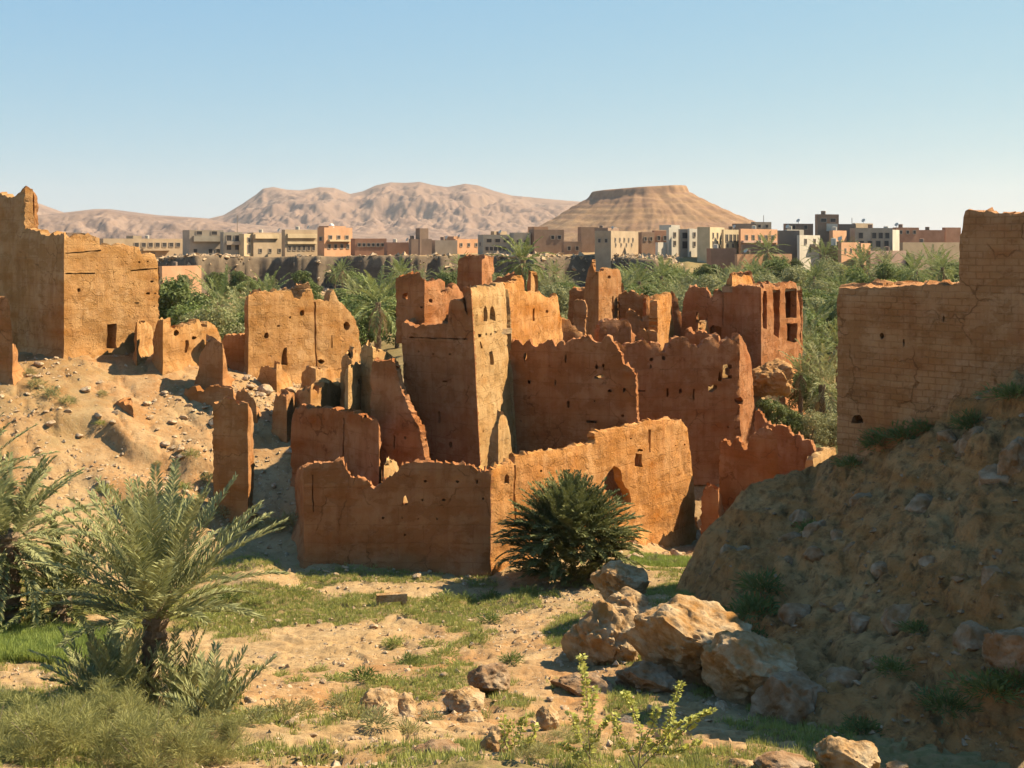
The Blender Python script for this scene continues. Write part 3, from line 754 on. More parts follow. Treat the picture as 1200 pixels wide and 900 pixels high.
# ---- 8 walls left of the tower
r = root('ruined_house', 'ragged roofless room between the rubble slope and the curved fin', 400, 550, 63)
Rn(r, [(341,66),(404,63),(444,60.2),(450,61.6)],
   [[(341.5,500),(342,486),(345,478),(352,475),(358,478),(366,476),(374,480),(382,482),(390,480),(396,477),(402,476)],
    [(405,480),(410,487),(416,487),(424,490),(432,492),(438,494),(442,497)], [(446,502),(447,514),(445,526),(445,545),(447,560)]], M_RED, thick=.75, res=.22, jit=.07,
   niches=[(0,[(402,490),(403.4,490),(404,545),(402.6,545)])])
Rn(r, [(403,65.6),(408,64.3),(438,68.2)], [[(403,490),(404,445),(405,433)], [(409,431),(416,428),(427,426),(436,424.5),(437.5,440),(434,466),(433,494)]], M_PALE, thick=.7, jit=.06,
   niches=[dot(428,435,1.5,3,1), dot(427,465,1.5,5,1), dot(420,447,1,3,1)])
Rn(r, [(345,71.6),(364,69.8),(404,75)], [[(345,462),(350,459.5),(363,458.5)], [(365,454),(369,451),(374,456),(381,451),(392,449),(401,449),(403.5,480)]], M_TAN, thick=.9, jit=.06)
# ---- 9 curved fin
r = root('mud_ruin', 'tall shaded mud fin with a curved sunlit edge left of the main tower', 465, 548, 62.6)
Rn(r, [(432,63.8),(500,61.8)],
   [[(433,548),(434,500),(433.5,440),(435,426),(438,422),(447,423),(458,422),(462,426),(465,440),(469,454),(474,465),(477,474),(482,487),(486,494),(490,500),(492,512),(495,526),(499,548)]], M_RED, thick=.6, res=.2, jit=.04,
   niches=[(0,[(461.5,510),(463.3,510),(463,527),(461.8,527)]), dot(475,513,1.5,2.5)])
Rn(r, [(420,66.3),(437,65.2),(452,66.4),(467,67.6)], [[(421,470),(422,412),(426,406),(432,405),(436,408)],[(438,414),(444,412),(451,411)],[(455,412),(460,416),(465,420),(465.5,470)]], M_PALE, thick=.8, jit=.06)

# ---- 10 main tower
T_ = root('ruined_tower', 'main mud tower with two arched windows in its pale sunlit side', 563, 545, 64, 'tower')
lean = (-.055, .02)
bk = np.array(XY(478,67.4)) + np.array(XY(606.5,69.6)) - np.array(XY(563,64.0))
Rn(T_, [(478,67.4),(563,64.0),(606.5,69.6),('xy',*bk),(478,67.4)],
   [[(464,379),(474,379),(490,380.5),(508,380),(523.5,379.5),(524.5,358),(527,352),(532,350),(537,353),(541,354),(544,360),(546,367),(547.5,370),(548,340),(548.8,338.5)],
    [(550,338),(558,337),(566,335.5),(576,335),(584,333),(591,331),(593,334),(594,350),(595,400),(605,560)],
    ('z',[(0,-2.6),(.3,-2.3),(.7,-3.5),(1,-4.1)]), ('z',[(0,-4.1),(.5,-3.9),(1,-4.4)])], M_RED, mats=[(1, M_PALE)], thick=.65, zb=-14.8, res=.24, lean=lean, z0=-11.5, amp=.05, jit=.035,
   holes=[(1,[(565.6,377),(571,376.5),(570.8,366),(569.5,360),(567.8,358),(566,361),(565.4,367)]), (1,[(574.2,376.5),(580.2,376),(579.4,366),(577.5,360),(575.4,358.3),(573.6,361),(573.4,367)]),
          (1,[(572.5,412),(577,411),(578,427.5),(574,428.5)]), (1,[(559.6,391.5),(564,391.5),(563.5,395),(560.5,396.6)]), dot(569.3,391.5,1.1,1.7,1), dot(574.3,391.5,1.1,1.7,1), dot(580,389.6,1.5,2.2,1), dot(588.5,390.5,1.4,2,1),
          (1,[(561,400),(562.5,400),(564.5,408),(562,409)]), dot(565,440,.8,1.2,1), dot(566.5,505,.7,1.6,1), dot(510.5,396.6,.8,1.6), dot(602*0+513,448.5*1,.01,.01) if 0 else dot(498,447,.8,.8), dot(522,447,3.2,1)],
   niches=[dot(528,521,2.6,3.4), (0,[(513,482),(516.5,482),(516,496),(513.5,496)]), (0,[(480,395),(548,396.5),(548,397.6),(480,396.2)]), dot(491,412,1.2,1.2), dot(508,415,1.6,1.2), dot(528,415,1.8,1.1)])
par(slab('roof', [(477,67.6),(560,65.2),(600,69.5),('xy',bk[0]+.3,bk[1]-.5)], -4.75, M_DIRTROOF, T_), T_)
r2 = ruin('roof_room', [(464,69.4),(497.5,68.0),(548,74.2),('xy',-5.6,77.0)],
   [[(464,326),(468,322.5),(475,322),(486,320.5),(490,319.5),(493,324),(497,328)],
    [(499,329),(503,332),(508,330),(521,329.5),(521.5,339),(515,342),(517,344),(526,341.5),(528,337),(533,331),(538,336),(542,345),(545,352),(546,392)], ('z',[(0,-3.4),(1,-2.8)])], M_RED, thick=.55, zb=-5.6, res=.22, jit=.05,
   holes=[dot(474.5,347,3.6,4.6), dot(504.5,352.5,2.3,2.5,1)], niches=[dot(494,360,2,1.2)])
par(r2, T_)
# ---- 11 block behind the tower
r = root('ruined_tower', 'dark block tower and windowed sunlit wall rising right behind the main tower', 590, 400, 72, 'tower')
par(ruin('upper_block', [(536,78.4),(565,76.4),(582,80.4)],
   [[(536,335),(535.8,309),(538,302),(544,300),(552,299.5),(557,298.5),(564,300.5)], [(566,300),(573,299.5),(579,301),(580.5,308),(580,316),(575,323),(576,330),(572,334)]], M_RED, thick=1.2, zb=-9, jit=.05, amp=.1), r)
par(ruin('upper_block', [(572,76.0),(613,75.2),(617,77)], [[(572,334),(577,329),(584,323),(590,323),(597,321),(603,319),(611,322)],[(614,326),(615,340)]], M_RED, thick=.7, zb=-9, jit=.05), r)
Rn(r, [(586,69.9),(659,80.0),(655,84)],
   [[(586,334),(592,333),(600,332),(606,330),(611,325),(612.5,322),(614,330),(615,341),(622,343),(630,342),(636,346),(642,351),(650,351),(653,346),(655,350),(656.5,357),(657.5,380),(655,400)], ('z',[(0,-4.6),(1,-5)])], M_ORANGE, thick=.6, zb=-14.5, jit=.045,
   holes=[rect(592.5,361,597.5,373,0), (0,[(624,376),(626.2,376),(626.2,361),(624.3,362)]), dot(641,365,1.6,2.2)])
par(ruin('stub', [(618,78.6),(622,77.4),(630,80)], [[(618,345),(618.5,325),(621,320)],[(623,319),(627,324),(629,333),(630,346)]], M_TAN, thick=.8, zb=-9, jit=.05), r)

# ---- 12 middle shaded wall, 13 right shaded wall
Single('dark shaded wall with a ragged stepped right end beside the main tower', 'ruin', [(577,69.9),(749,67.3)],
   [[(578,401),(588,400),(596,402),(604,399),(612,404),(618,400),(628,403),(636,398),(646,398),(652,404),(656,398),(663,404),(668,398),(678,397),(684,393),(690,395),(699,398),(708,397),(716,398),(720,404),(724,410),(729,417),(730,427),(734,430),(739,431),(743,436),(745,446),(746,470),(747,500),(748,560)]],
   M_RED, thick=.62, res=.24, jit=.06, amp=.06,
   holes=[dot(615.5,418,2.4,5.4), (0,[(696,443.6),(701,444.2),(708,441.5),(707.5,438.8),(702,439.2),(697,441)]), dot(610.5,493,.8,2)],
   niches=[dot(699,430,1.8,2.6), dot(707,428.5,1.8,2.4), dot(731.5,457,2.2,3), dot(715,458,2.2,2), dot(663,420,1,5), dot(651,448,1,4), dot(620,448,2,2.4), dot(697,470,.9,1.5), dot(730,487,2,1.3), (0,[(686,493),(700,493),(699,496),(688,496)]), (0,[(664,470),(668,470),(667,478),(665,478)])])
Single('added sunlit slab brightening the round gap of the dark stepped wall', 'ruin', [(606,73.0),(622,75.5)], [[(606,450),(607,412),(613,408),(620,411),(622,450)]], M_PALE, thick=.5, zb=-12, jit=.03)  # invented fragment; its sunlit face makes the round gap look bright
Single('added low sunlit slab brightening the flat gap of the dark stepped wall', 'ruin', [(690,73.4),(714,76)], [[(690,470),(691,436),(702,433),(712,436),(714,470)]], M_PALE, thick=.5, zb=-12, jit=.03)  # likewise invented, a sunlit backing for the flat gap
R13 = root('ruined_house', 'long dark shaded wall with bright see-through gaps and a sunlit right end', 800, 575, 76)
Rn(R13, [(716,75.2),(867,77.4),(889,81.5)],
   [[(716,402),(724,399),(731,404),(738,400),(746,399),(752,396.5),(757,398),(762,404),(767,400),(772,402),(776,410),(780,412),(785,401),(790,397),(798,396),(806,398),(810,404),(815,402),(819,407),(824,401),(826,396),(836,397),(841,401),(845,405),(849,398),(854,394),(858,396),(863,396.5),(866,393.5)],
    [(868.5,394),(871,398),(875,404),(879,412),(882,425),(883,440),(884,470),(887,484),(888.5,500),(889,560)]],
   M_RED, thick=.75, res=.24, jit=.06, amp=.06,
   holes=[(0,[(847,443.6),(857.8,443.6),(858,440),(855,439.3),(855,433),(858,431.5),(857.6,427),(847,427.5)]), (0,[(840,446),(846,447),(845.5,436),(843,435),(842,441)]), (0,[(830,459),(834,460),(840,456),(841,452),(836,450.5),(834,453),(830,451)]), (0,[(795.5,461),(799.6,460),(798.5,455.5),(796,456)]), dot(762.5,429.5,1.3,2.6), dot(760*0+829,500,1.1,1.4) if 0 else dot(853,500,1.2,1.4)],
   niches=[dot(763.5,421.5,2.4,2.4), dot(778,419.5,2.6,3), (0,[(742,457),(756,457),(756,459),(742,459)]), (0,[(781,455),(783,455),(783,465),(781,465)]), (0,[(812,456),(814,456),(814,468),(812,468)]), dot(775,560,3,5), dot(845,520,2.4,4), dot(868,470,3,5,1) ])
Rn(R13, [(826,79.0),(864,82.6)], [[(827,470),(828,447),(836,440),(838,424),(850,422),(861,424),(863,470)]], M_PALE, thick=.5, zb=-10.5, jit=.04)  # added behind the right-hand gaps so a sunlit face shows through them
Rn(R13, [(790,78.4),(802,80)], [[(790,470),(792,452),(800,450),(802,470)]], M_PALE, thick=.5, zb=-11, jit=.03)  # added backing that brightens the small left gap
R16 = root('mud_ruin', 'stepped low mud walls descending to the right behind the spur', 900, 560, 72)
Rn(R16, [(842,72.6),(914,70.4),(917,72)], [[(842,572),(843.5,540),(843,520),(847,514),(852,516),(856,520),(862,515),(866,514),(869,522),(873,530),(876,527),(877,514),(884,508),(890,503),(897,501),(903,503),(908,509),(911,517),(912,535),(913.5,560)],[(916,570)]], M_RED, thick=.6, res=.22, jit=.05, holes=[dot(853,517,1,2.6)])
Rn(R16, [(883,77.6),(956,75.4)], [[(884,482),(889,481),(893,488),(896,494),(902,496),(910,497.5),(918,498),(923,500),(925,507),(929,510),(937,510),(940,516),(945,514.5),(950,516),(952,522),(955,535),(956,548)]], M_RED, thick=.6, res=.22, jit=.05)
Rn(R16, [(953,73.4),(983,77.4)], [[(954,540),(961,534),(968,528),(976,525),(980,527),(982,534)]], M_PALE, thick=.7, jit=.05)

# ---- 14 back group
B = root('ruined_tower', 'small square tower with a slit, behind the dark shaded walls', 702, 400, 88, 'tower')
Rn(B, [(684,91.2),(701.5,88.6),(731,94.2),('xy',5.0,97)],
   [[(684,345),(685,328),(688,316),(691,311),(693,305),(696,320),(699,322),(701,318)], [(703,317),(714,316),(727,315.5),(728.5,322),(729,340),(731,360)], ('z',[(0,-3),(1,-3.5)])], M_BROWN, thick=.6, zb=-10.6, jit=.045,
   holes=[dot(713.5,324.5,1.6,2.4,1), (1,[(717.5,371),(719.5,371),(719.5,347),(717.6,347)])], niches=[dot(718.5,364,2,2.4,1),(1,[(724,368),(725,368),(725,346),(724,346)])])
Single('thin upright mud fin with a sunlit edge left of the small square tower', 'ruin', [(672,87.0),(687.5,86.8)], [[(672,400),(672,353),(676,350.5),(681,350),(685,353),(687,360),(687,372),(685,384),(687,400)]], M_BROWN, thick=.55, zb=-10.5, jit=.04)
Single('low dark wall far behind the thin fin', 'ruin', [(665,93.0),(690,92.2)], [[(665,376),(667,340),(672,338),(680,339),(689,337)]], M_RED, thick=.6, zb=-10.5, jit=.04)
Single('rough low walls right of the windowed sunlit wall', 'ruin', [(655,80.0),(690,80.6)], [[(656,374),(662,375),(669,375),(671,381),(675,382),(678,388),(683,392),(688,396),(690,399)]], M_BROWN, thick=.7, zb=-11, jit=.07)
Single('squat dark block with a pale corner in front of the small square tower', 'ruin', [(701,80.6),(739,81.4),(748,85)], [[(702,396),(703,381),(706,377),(714,376),(724,376),(735,375.5),(738,378)],[(740,383),(742,390),(745,392),(747,400)]], M_RED, thick=.9, zb=-11, jit=.05)
r = root('ruined_house', 'broken house with a collapsed dark wall and one bright orange pier', 775, 400, 87)
Rn(r, [(725,92.2),(759,92.4),(775,95.4)], [[(726,345),(731,341),(736,343),(740,340),(745,342),(749,346),(754,344),(758,347)],[(760,348),(763,352),(768,349),(774,346)]], M_BROWN, thick=.7, zb=-11, jit=.06, holes=[(0,[(750,380),(756,378),(755,369),(752.5,372)])])
Rn(r, [(757,91.0),(773,91.4)], [[(757,348),(758,352),(761,365),(766,374),(770,378),(773,380)]], M_RED, thick=.6, zb=-11, jit=.06)
Rn(r, [(769,84.4),(791.5,90.4)], [[(771,352),(776,348.5),(781,347),(786,344),(788.5,349),(789.5,380),(790,412),(786,430)]], M_ORANGE, thick=.8, zb=-11.5, jit=.04)
Rn(r, [(789,91.0),(802,91.2)], [[(789,341),(792,347),(795,352),(796,362),(799,370),(801,376),(802,400)]], M_RED, thick=.7, zb=-11, jit=.05)
# ---- 15 columned ruin
C5 = root('ruined_house', 'two storey ruin at the right whose sunlit side stands open between tall columns', 893, 430, 85)
bk = np.array(XY(846,88.6)) + np.array(XY(940,92.2)) - np.array(XY(892,85.2))
Rn(C5, [(846,88.8),(892,85.2),(940,92.2),('xy',*bk),(846,88.8)],
   [[(846,342),(850,338),(857,335),(866,334),(875,333),(884,335),(891,337)], [(893,337),(899,335),(906,333.5),(915,333),(924,331),(931,330.5),(934,334),(936,350),(937.5,370),(938.5,412)], ('z',[(0,-3.2),(1,-3)]), ('z',[(0,-3),(1,-3)])],
   M_RED, thick=.6, zb=-13, res=.24, jit=.045,
   holes=[(1,[(893.8,384),(898.4,386),(898.6,352),(898,341),(895,341),(893.6,350)]), (1,[(907,392),(913.5,396),(914,372),(913.5,339),(906,340),(906.4,360)]), (1,[(920.5,373),(933.5,372.5),(933.4,338),(920,338)]), (1,[(922,399),(931,402),(933.5,400),(933.5,378.6),(922,379)])])
par(slab('roof', [(846,88.4),(893,86.2),(938,92.2),('xy',bk[0]+.3,bk[1]-.5)], -3.15, M_DIRTROOF, C5, .35, .16), C5)
Rn(C5, [(796,90.4),(847,88.6)], [[(797,402),(799,365),(801,350),(804,342),(808,338),(815,336),(826,337),(829,341),(832,349),(835,346),(837,338),(842,341),(845,343),(847,345)]], M_RED, thick=.6, zb=-12, jit=.05,
   holes=[(0,[(815.5,378),(819.5,376.5),(819,366.5),(817,365),(815.6,368)])], niches=[(0,[(832,400),(848,400),(848,384),(836,381),(832,384)])])
par(ruin('turret', [(850,89.6),(858,88.4),(884,93)], [[(850,335),(852,326),(857,323)],[(860,323),(868,324),(876,322.5),(881,323),(883,336)]], M_ORANGE, thick=.8, zb=-4, jit=.05), C5)
par(ruin('turret', [(857,94),(884,94.4)], [[(858,330),(859,320),(864,317.5),(872,319.5),(881,318),(884,330)]], M_RED, thick=.8, zb=-4, jit=.05), C5)
Single('pale broken lump of wall lying before the columned ruin', 'ruin', [(814,84.6),(818,84.0),(832,87)], [[(814,396),(815,384)],[(819,384),(825,379),(830,375),(831,385)]], M_TAN, thick=.8, zb=-12, jit=.05)

# ---- low broken walls packed between the bigger ruins
for lab, pl_, tp, mt in [
  ('low broken wall behind the top of the long dark wall, right of the squat block', [(744,83.4),(770,82.6),(776,85)], [[(745,400),(747,390),(754,386),(760,391),(768,388)],[(772,392),(775,402)]], M_TAN),
  ('low broken wall in front of the columned ruin, behind the long dark wall', [(800,83.6),(842,82.2),(848,84)], [[(801,402),(803,388),(812,391),(820,386),(829,392),(838,389)],[(844,394),(848,404)]], M_RED),
  ('broken wall corner left of the bright orange pier', [(748,86.4),(766,85.8),(770,88)], [[(749,392),(750,372),(757,376),(764,371)],[(767,380),(769,398)]], M_BROWN),
  ('jagged wall piece between the small tower and the bright orange pier', [(731,88.8),(752,88.2),(757,90)], [[(732,385),(733,366),(740,362),(746,368),(751,372)],[(754,380),(757,392)]], M_BROWN),
  ('low rubble wall at the foot of the wide sunlit wall', [(300,78.4),(324,77.2),(342,81)], [[(301,446),(303,432),(312,428),(322,431)],[(328,428),(335,432),(341,442)]], M_TAN),
  ('second rubble wall at the foot of the wide sunlit wall', [(350,77.6),(370,76.2),(396,80.4)], [[(351,448),(353,436),(362,432),(369,435)],[(376,430),(384,434),(392,431),(395,445)]], M_TAN),
  ('crumbled corner between the wide sunlit wall and the pale lumps', [(398,73),(412,72),(424,75)], [[(398,442),(400,420),(406,412),(411,416)],[(416,410),(421,414),(424,430)]], M_TAN),
  ('broken wall stub under the wide sunlit wall beside the free standing pillar', [(318,70.6),(336,69.8),(348,73)], [[(319,478),(321,464),(328,460),(335,463)],[(340,458),(345,462),(348,474)]], M_BROWN),
  ('small broken wall between the stepped walls and the enclosure', [(822,69.6),(842,69.0),(848,71)], [[(822,590),(824,574),(831,570),(838,575)],[(844,572),(848,588)]], M_RED),
  ('dark inner wall inside the enclosure left of the pale stump', [(520,60.4),(566,59.8)], [[(521,560),(523,549),(535,546),(548,549),(560,545),(566,556)]], M_ORANGE)]:
    Single(lab, 'ruin', pl_, tp, mt, thick=.9, jit=.08, res=.24)
# ---- 17 front enclosure
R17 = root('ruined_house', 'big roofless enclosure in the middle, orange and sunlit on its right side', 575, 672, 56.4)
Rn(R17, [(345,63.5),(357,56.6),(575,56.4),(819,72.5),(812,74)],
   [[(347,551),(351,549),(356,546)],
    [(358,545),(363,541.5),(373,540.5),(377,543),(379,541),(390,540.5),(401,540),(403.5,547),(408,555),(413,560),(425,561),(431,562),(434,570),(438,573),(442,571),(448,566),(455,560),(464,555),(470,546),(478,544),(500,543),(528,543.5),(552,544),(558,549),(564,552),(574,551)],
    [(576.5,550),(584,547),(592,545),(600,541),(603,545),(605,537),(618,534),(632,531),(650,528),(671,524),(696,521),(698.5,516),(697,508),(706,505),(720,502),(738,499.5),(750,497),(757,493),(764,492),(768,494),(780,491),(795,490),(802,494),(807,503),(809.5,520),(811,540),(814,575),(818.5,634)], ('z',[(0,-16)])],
   M_ORANGE, mats=[(0, M_RED), (1, M_RED)], thick=.6, res=.2, jit=.028, amp=.065,  # shade painted in: left runs get a darker, redder earth than the right
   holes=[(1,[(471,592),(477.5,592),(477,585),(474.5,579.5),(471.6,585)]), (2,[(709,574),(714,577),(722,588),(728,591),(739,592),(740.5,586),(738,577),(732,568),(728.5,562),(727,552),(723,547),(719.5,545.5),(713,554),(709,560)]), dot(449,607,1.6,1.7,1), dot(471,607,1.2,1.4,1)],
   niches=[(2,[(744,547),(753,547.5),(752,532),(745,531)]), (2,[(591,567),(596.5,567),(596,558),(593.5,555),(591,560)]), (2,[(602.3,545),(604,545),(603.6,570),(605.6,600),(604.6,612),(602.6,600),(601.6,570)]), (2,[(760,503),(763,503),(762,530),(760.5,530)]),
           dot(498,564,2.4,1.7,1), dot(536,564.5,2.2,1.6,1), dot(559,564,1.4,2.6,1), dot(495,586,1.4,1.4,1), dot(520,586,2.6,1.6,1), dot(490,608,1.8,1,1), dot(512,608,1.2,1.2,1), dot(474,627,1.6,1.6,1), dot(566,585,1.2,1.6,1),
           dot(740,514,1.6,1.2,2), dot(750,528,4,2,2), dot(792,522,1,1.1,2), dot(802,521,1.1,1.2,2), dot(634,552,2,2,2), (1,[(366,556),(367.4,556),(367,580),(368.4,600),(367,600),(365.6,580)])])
Rn(R17, [(466,57.9),(484,60.2)], [[(467,600),(468,576),(480,575),(483,600)]], M_PALE, thick=.4, jit=.03)  # stub added behind the pointed slit so it shows something sunlit
Single('small pale upright stump inside the enclosure at the foot of the main tower', 'ruin', [(569,62.0),(584,60.8),(607,64.6)], [[(569,545),(571,525),(574,505),(578,498),(582,497)],[(584.5,495),(588,489),(592,487),(595,493),(598,505),(602,525),(606,548)]], M_PALE, thick=.7, res=.2, jit=.04)
Single('little pale block poking up behind the notch of the enclosure wall', 'ruin', [(446,59.4),(450,58.8),(469,61)], [[(446,575),(448,552),(450,545)],[(452,543),(460,542.5),(466,543),(468,550),(468,575)]], M_PALE, thick=.6, res=.2, jit=.04)

# ---- 19 kasbah on the spur at the right
K = root('mud_house', 'large shaded adobe block house on the spur at the right edge', 1050, 520, 42, 'house')
A0 = np.array(XY(981.5, 47.5)); B0 = np.array(XY(1125, 44.0)); C0 = np.array(XY(1810, 33.0))
sd = np.array((.55, .83))
Rn(K, [('xy',*(A0+sd*9)),('xy',*A0),('xy',*B0),('xy',*C0),('xy',*(C0+sd*11)),('xy',*(A0+sd*9))],
   [('z',[(0,-1.75),(.97,-1.68)]),
    [(982,339),(990,338.5),(1005,337),(1030,335.5),(1060,334),(1085,333),(1104,332),(1105.5,333.5),(1118,332.5),(1123.4,331),(1124,300),(1125,280),(1124.6,276)],
    [(1127,271),(1128,262),(1128.6,254),(1131,248),(1134,246),(1142,248),(1152,250),(1155,247.5),(1161,251),(1178,251),(1183,254),(1190,252),(1204,250),(1225,249),(1230,228),(1300,218),(1306,165),(1355,160),(1362,80),(1420,70),(1430,-40),(1510,-60),(1640,-80),(1800,-110)],  # right of the frame the stepped top is unseen, shaped to shade the spur
    ('z',[(0,9.5),(.5,9),(1,9)]), ('z',[(0,9),(.5,9),(.56,-1.5),(1,-1.8)])], M_BRICK, thick=.9, zb=-11, res=.26, amp=.05, jit=.03,
   niches=[dot(1051,441.6,.8,.8,1), (1,[(998,496),(1012,496),(1008,486),(1001,487)]), dot(1033,394,2.5,4,1), dot(1059,402,1.3,5,1), dot(1106,373,1.2,4,1)])
par(slab('roof', [('xy',*(A0+sd*.9)),('xy',*(B0+sd*.9)),('xy',*(C0+sd*.9)),('xy',*(C0+sd*10.4)),('xy',*(A0+sd*8.4))], -2.2, M_DIRTROOF, K), K)
# ================================================================== PLANTS
M_FROND  = mat_leaf('palm frond',      (.090,.112,.052), (.175,.190,.098), .22)
M_FRONDD = mat_leaf('dark palm frond', (.042,.058,.021), (.105,.118,.042), .18)
M_FRONDG = mat_leaf('valley frond',    (.066,.098,.034), (.130,.155,.062), .25)
M_DRY    = mat_leaf('dry frond',       (.17,.125,.07),  (.26,.20,.12), .15)
M_LEAF_G = mat_leaf('green foliage',   (.045,.075,.018),(.095,.125,.035), .3)
M_LEAF_B = mat_leaf('grey foliage',    (.085,.105,.055),(.150,.160,.085), .3)
M_LEAF_Y = mat_leaf('yellow foliage',  (.125,.150,.022),(.20,.215,.045), .35)
M_LEAF_D = mat_leaf('dark foliage',    (.040,.064,.018),(.080,.105,.032), .25)
M_SCRUB  = mat_leaf('grey scrub',      (.115,.120,.050),(.200,.190,.095), .25)
M_FEATH  = mat_leaf('feathery scrub',  (.100,.115,.040),(.175,.178,.070), .3)
M_BRIGHT = mat_leaf('fresh leaf',      (.17,.20,.030),(.31,.33,.075), .35)
M_GRASS  = mat_leaf('short grass',     (.098,.128,.024),(.190,.205,.056), .3, .6)
M_FIELDG = mat_leaf('barley field',    (.085,.135,.020),(.150,.200,.042), .35, .8)
M_BARK   = mat_plain('palm bark', (.19,.125,.07), .95, .4, 9, .03)
M_WOOD   = mat_plain('grey wood', (.20,.15,.10), .9, .35, 7, .02)

def frond(length, el, droop, nl, ll, lw, rng, az=0.0, twist=0.0, hang=.25, stem=.022, fold=.5):
    """one date palm leaf leaving the origin along azimuth az; returns verts, quads"""
    n = 9
    t = np.linspace(0, 1, n)
    e = el - droop*t**1.5
    ds = length/(n-1)
    r = np.concatenate([[0], np.cumsum(np.cos((e[1:]+e[:-1])/2)*ds)]); z = np.concatenate([[0], np.cumsum(np.sin((e[1:]+e[:-1])/2)*ds)])
    side = twist*t**2*length*.3
    pts = np.c_[r, side, z]
    V, Q = [], []
    # stem: a flat three sided ribbon
    tg = np.gradient(pts, axis=0); tg /= np.linalg.norm(tg, axis=1)[:, None]
    sd = np.cross(tg, [0,0,1.0]); sd /= np.linalg.norm(sd, axis=1)[:, None] + 1e-9
    up = np.cross(sd, tg)
    w = stem*(1 - .85*t)
    A = np.stack([pts - sd*w[:, None], pts + up*w[:, None]*.8, pts + sd*w[:, None]], 1).reshape(-1,3)
    for i in range(n-1):
        for j in range(2): Q.append((i*3+j, i*3+j+1, i*3+3+j+1, i*3+3+j))
    V.append(A); b = len(A)
    tt = np.repeat(np.linspace(.13, .99, nl), 2); sg = np.tile([1.,-1.], nl)
    tt = tt + rng.uniform(-.006, .006, len(tt))
    tt = np.clip(tt, 0, 1)
    ip = lambda a: np.stack([np.interp(tt, t, a[:,k]) for k in range(3)], -1)
    p0, T_, S_, U_ = ip(pts), ip(tg), ip(sd), ip(up)
    prof = ll*(np.clip(tt/.25, .35, 1)*(1 - .62*np.clip((tt-.45)/.55, 0, 1)))*rng.uniform(.8, 1.15, len(tt))
    ang = rng.uniform(.45, .8, len(tt)) + .25*(1-tt)
    d = T_*np.cos(ang)[:, None] + (S_*sg[:, None]*.85 + U_*(fold*rng.uniform(.4,1.3,len(tt)))[:, None])*np.sin(ang)[:, None]
    d /= np.linalg.norm(d, axis=1)[:, None]
    tip = p0 + d*prof[:, None]; tip[:,2] -= hang*prof*rng.uniform(.3, 1.2, len(tt))
    mid = p0 + d*(prof*.45)[:, None]; mid[:,2] -= hang*prof*.12
    wd = np.cross(d, rng.normal(0, 1, d.shape)*.5 + U_); wd /= np.linalg.norm(wd, axis=1)[:, None] + 1e-9
    wv = wd*lw
    k = len(tt)
    V.append(np.stack([p0, mid - wv, tip, mid + wv], 1).reshape(-1,3))
    Q += [(b+4*i, b+4*i+1, b+4*i+2, b+4*i+3) for i in range(k)]
    V = np.concatenate(V)
    c, s = math.cos(az), math.sin(az)
    V = V @ np.array([[c, s, 0], [-s, c, 0], [0, 0, 1]])
    return V, np.array(Q)
def trunk_mesh(h, r0, r1, bend=0.0, k=10, rings=None, rough=.18, name='trunk', mat=None, seed=0):
    rings = rings or max(6, int(h/.14))
    t = np.linspace(0, 1, rings)
    rr = (r0 + (r1-r0)*t)*(1 + rough*np.where(np.arange(rings) % 2, 1, -.6)*.6)
    rg = np.random.default_rng(seed)
    m = MB(); pts = np.c_[bend*t**2, .3*bend*t, h*t - .25]
    m.tube(pts, rr, k)
    V = m.V[0]; V[:rings*k] += rg.normal(0, rough*r0*.35, (rings*k, 3))
    return m.mesh(name, mat or M_BARK, False)
def palm(name, label, loc, th, tr, fronds, mat, group=None, parts=True, dead=0, seed=0, lean=0.0, tmat=None, cat='palm tree', crown_z=None):
    """fronds: list of dicts for frond(); each leaf a part when parts=True"""
    rng = np.random.default_rng(seed)
    o = empty(name, loc); tag(o, label, cat, group)
    if th > 0:
        obj('trunk', trunk_mesh(th, tr*1.15, tr, lean, mat=tmat, seed=seed), o)
    top = np.array([lean, .3*lean, max(th - .35, 0)])
    m = MB()
    for f in fronds:
        V, Q = frond(rng=rng, **{k: v for k, v in f.items() if k not in ('base', 'dry')})
        bs = top + np.array(f.get('base', (0,0,0)))
        if parts:
            obj('frond', mesh_np('frond', V, [Q], M_DRY if f.get('dry') else mat), o, loc=tuple(bs))
        else: m.add(V + bs, Q)
    if not parts: obj('crown', m.mesh('crown', mat), o)
    return o
def fan(n, L0, rng, el0=R(82), el1=R(-5), droop=(.5,1.3), nl=46, ll=.42, lw=.018, tr=.12, **k):
    out = []
    for i in range(n):
        q = (i + .5)/n
        az = i*2.39996 + rng.uniform(-.25,.25)
        el = el0 + (el1-el0)*q**.85 + rng.uniform(-.12,.12)
        out.append(dict(length=L0*(.78 + .3*math.sin(math.pi*min(1, q*1.1)))*rng.uniform(.85,1.1), el=el, droop=rng.uniform(*droop)*(.45+.75*q), nl=nl, ll=ll*rng.uniform(.85,1.1), lw=lw, az=az,
                        twist=rng.uniform(-.35,.35), base=(tr*math.cos(az), tr*math.sin(az), -.5*q*tr*6+.1), **k))
    return out

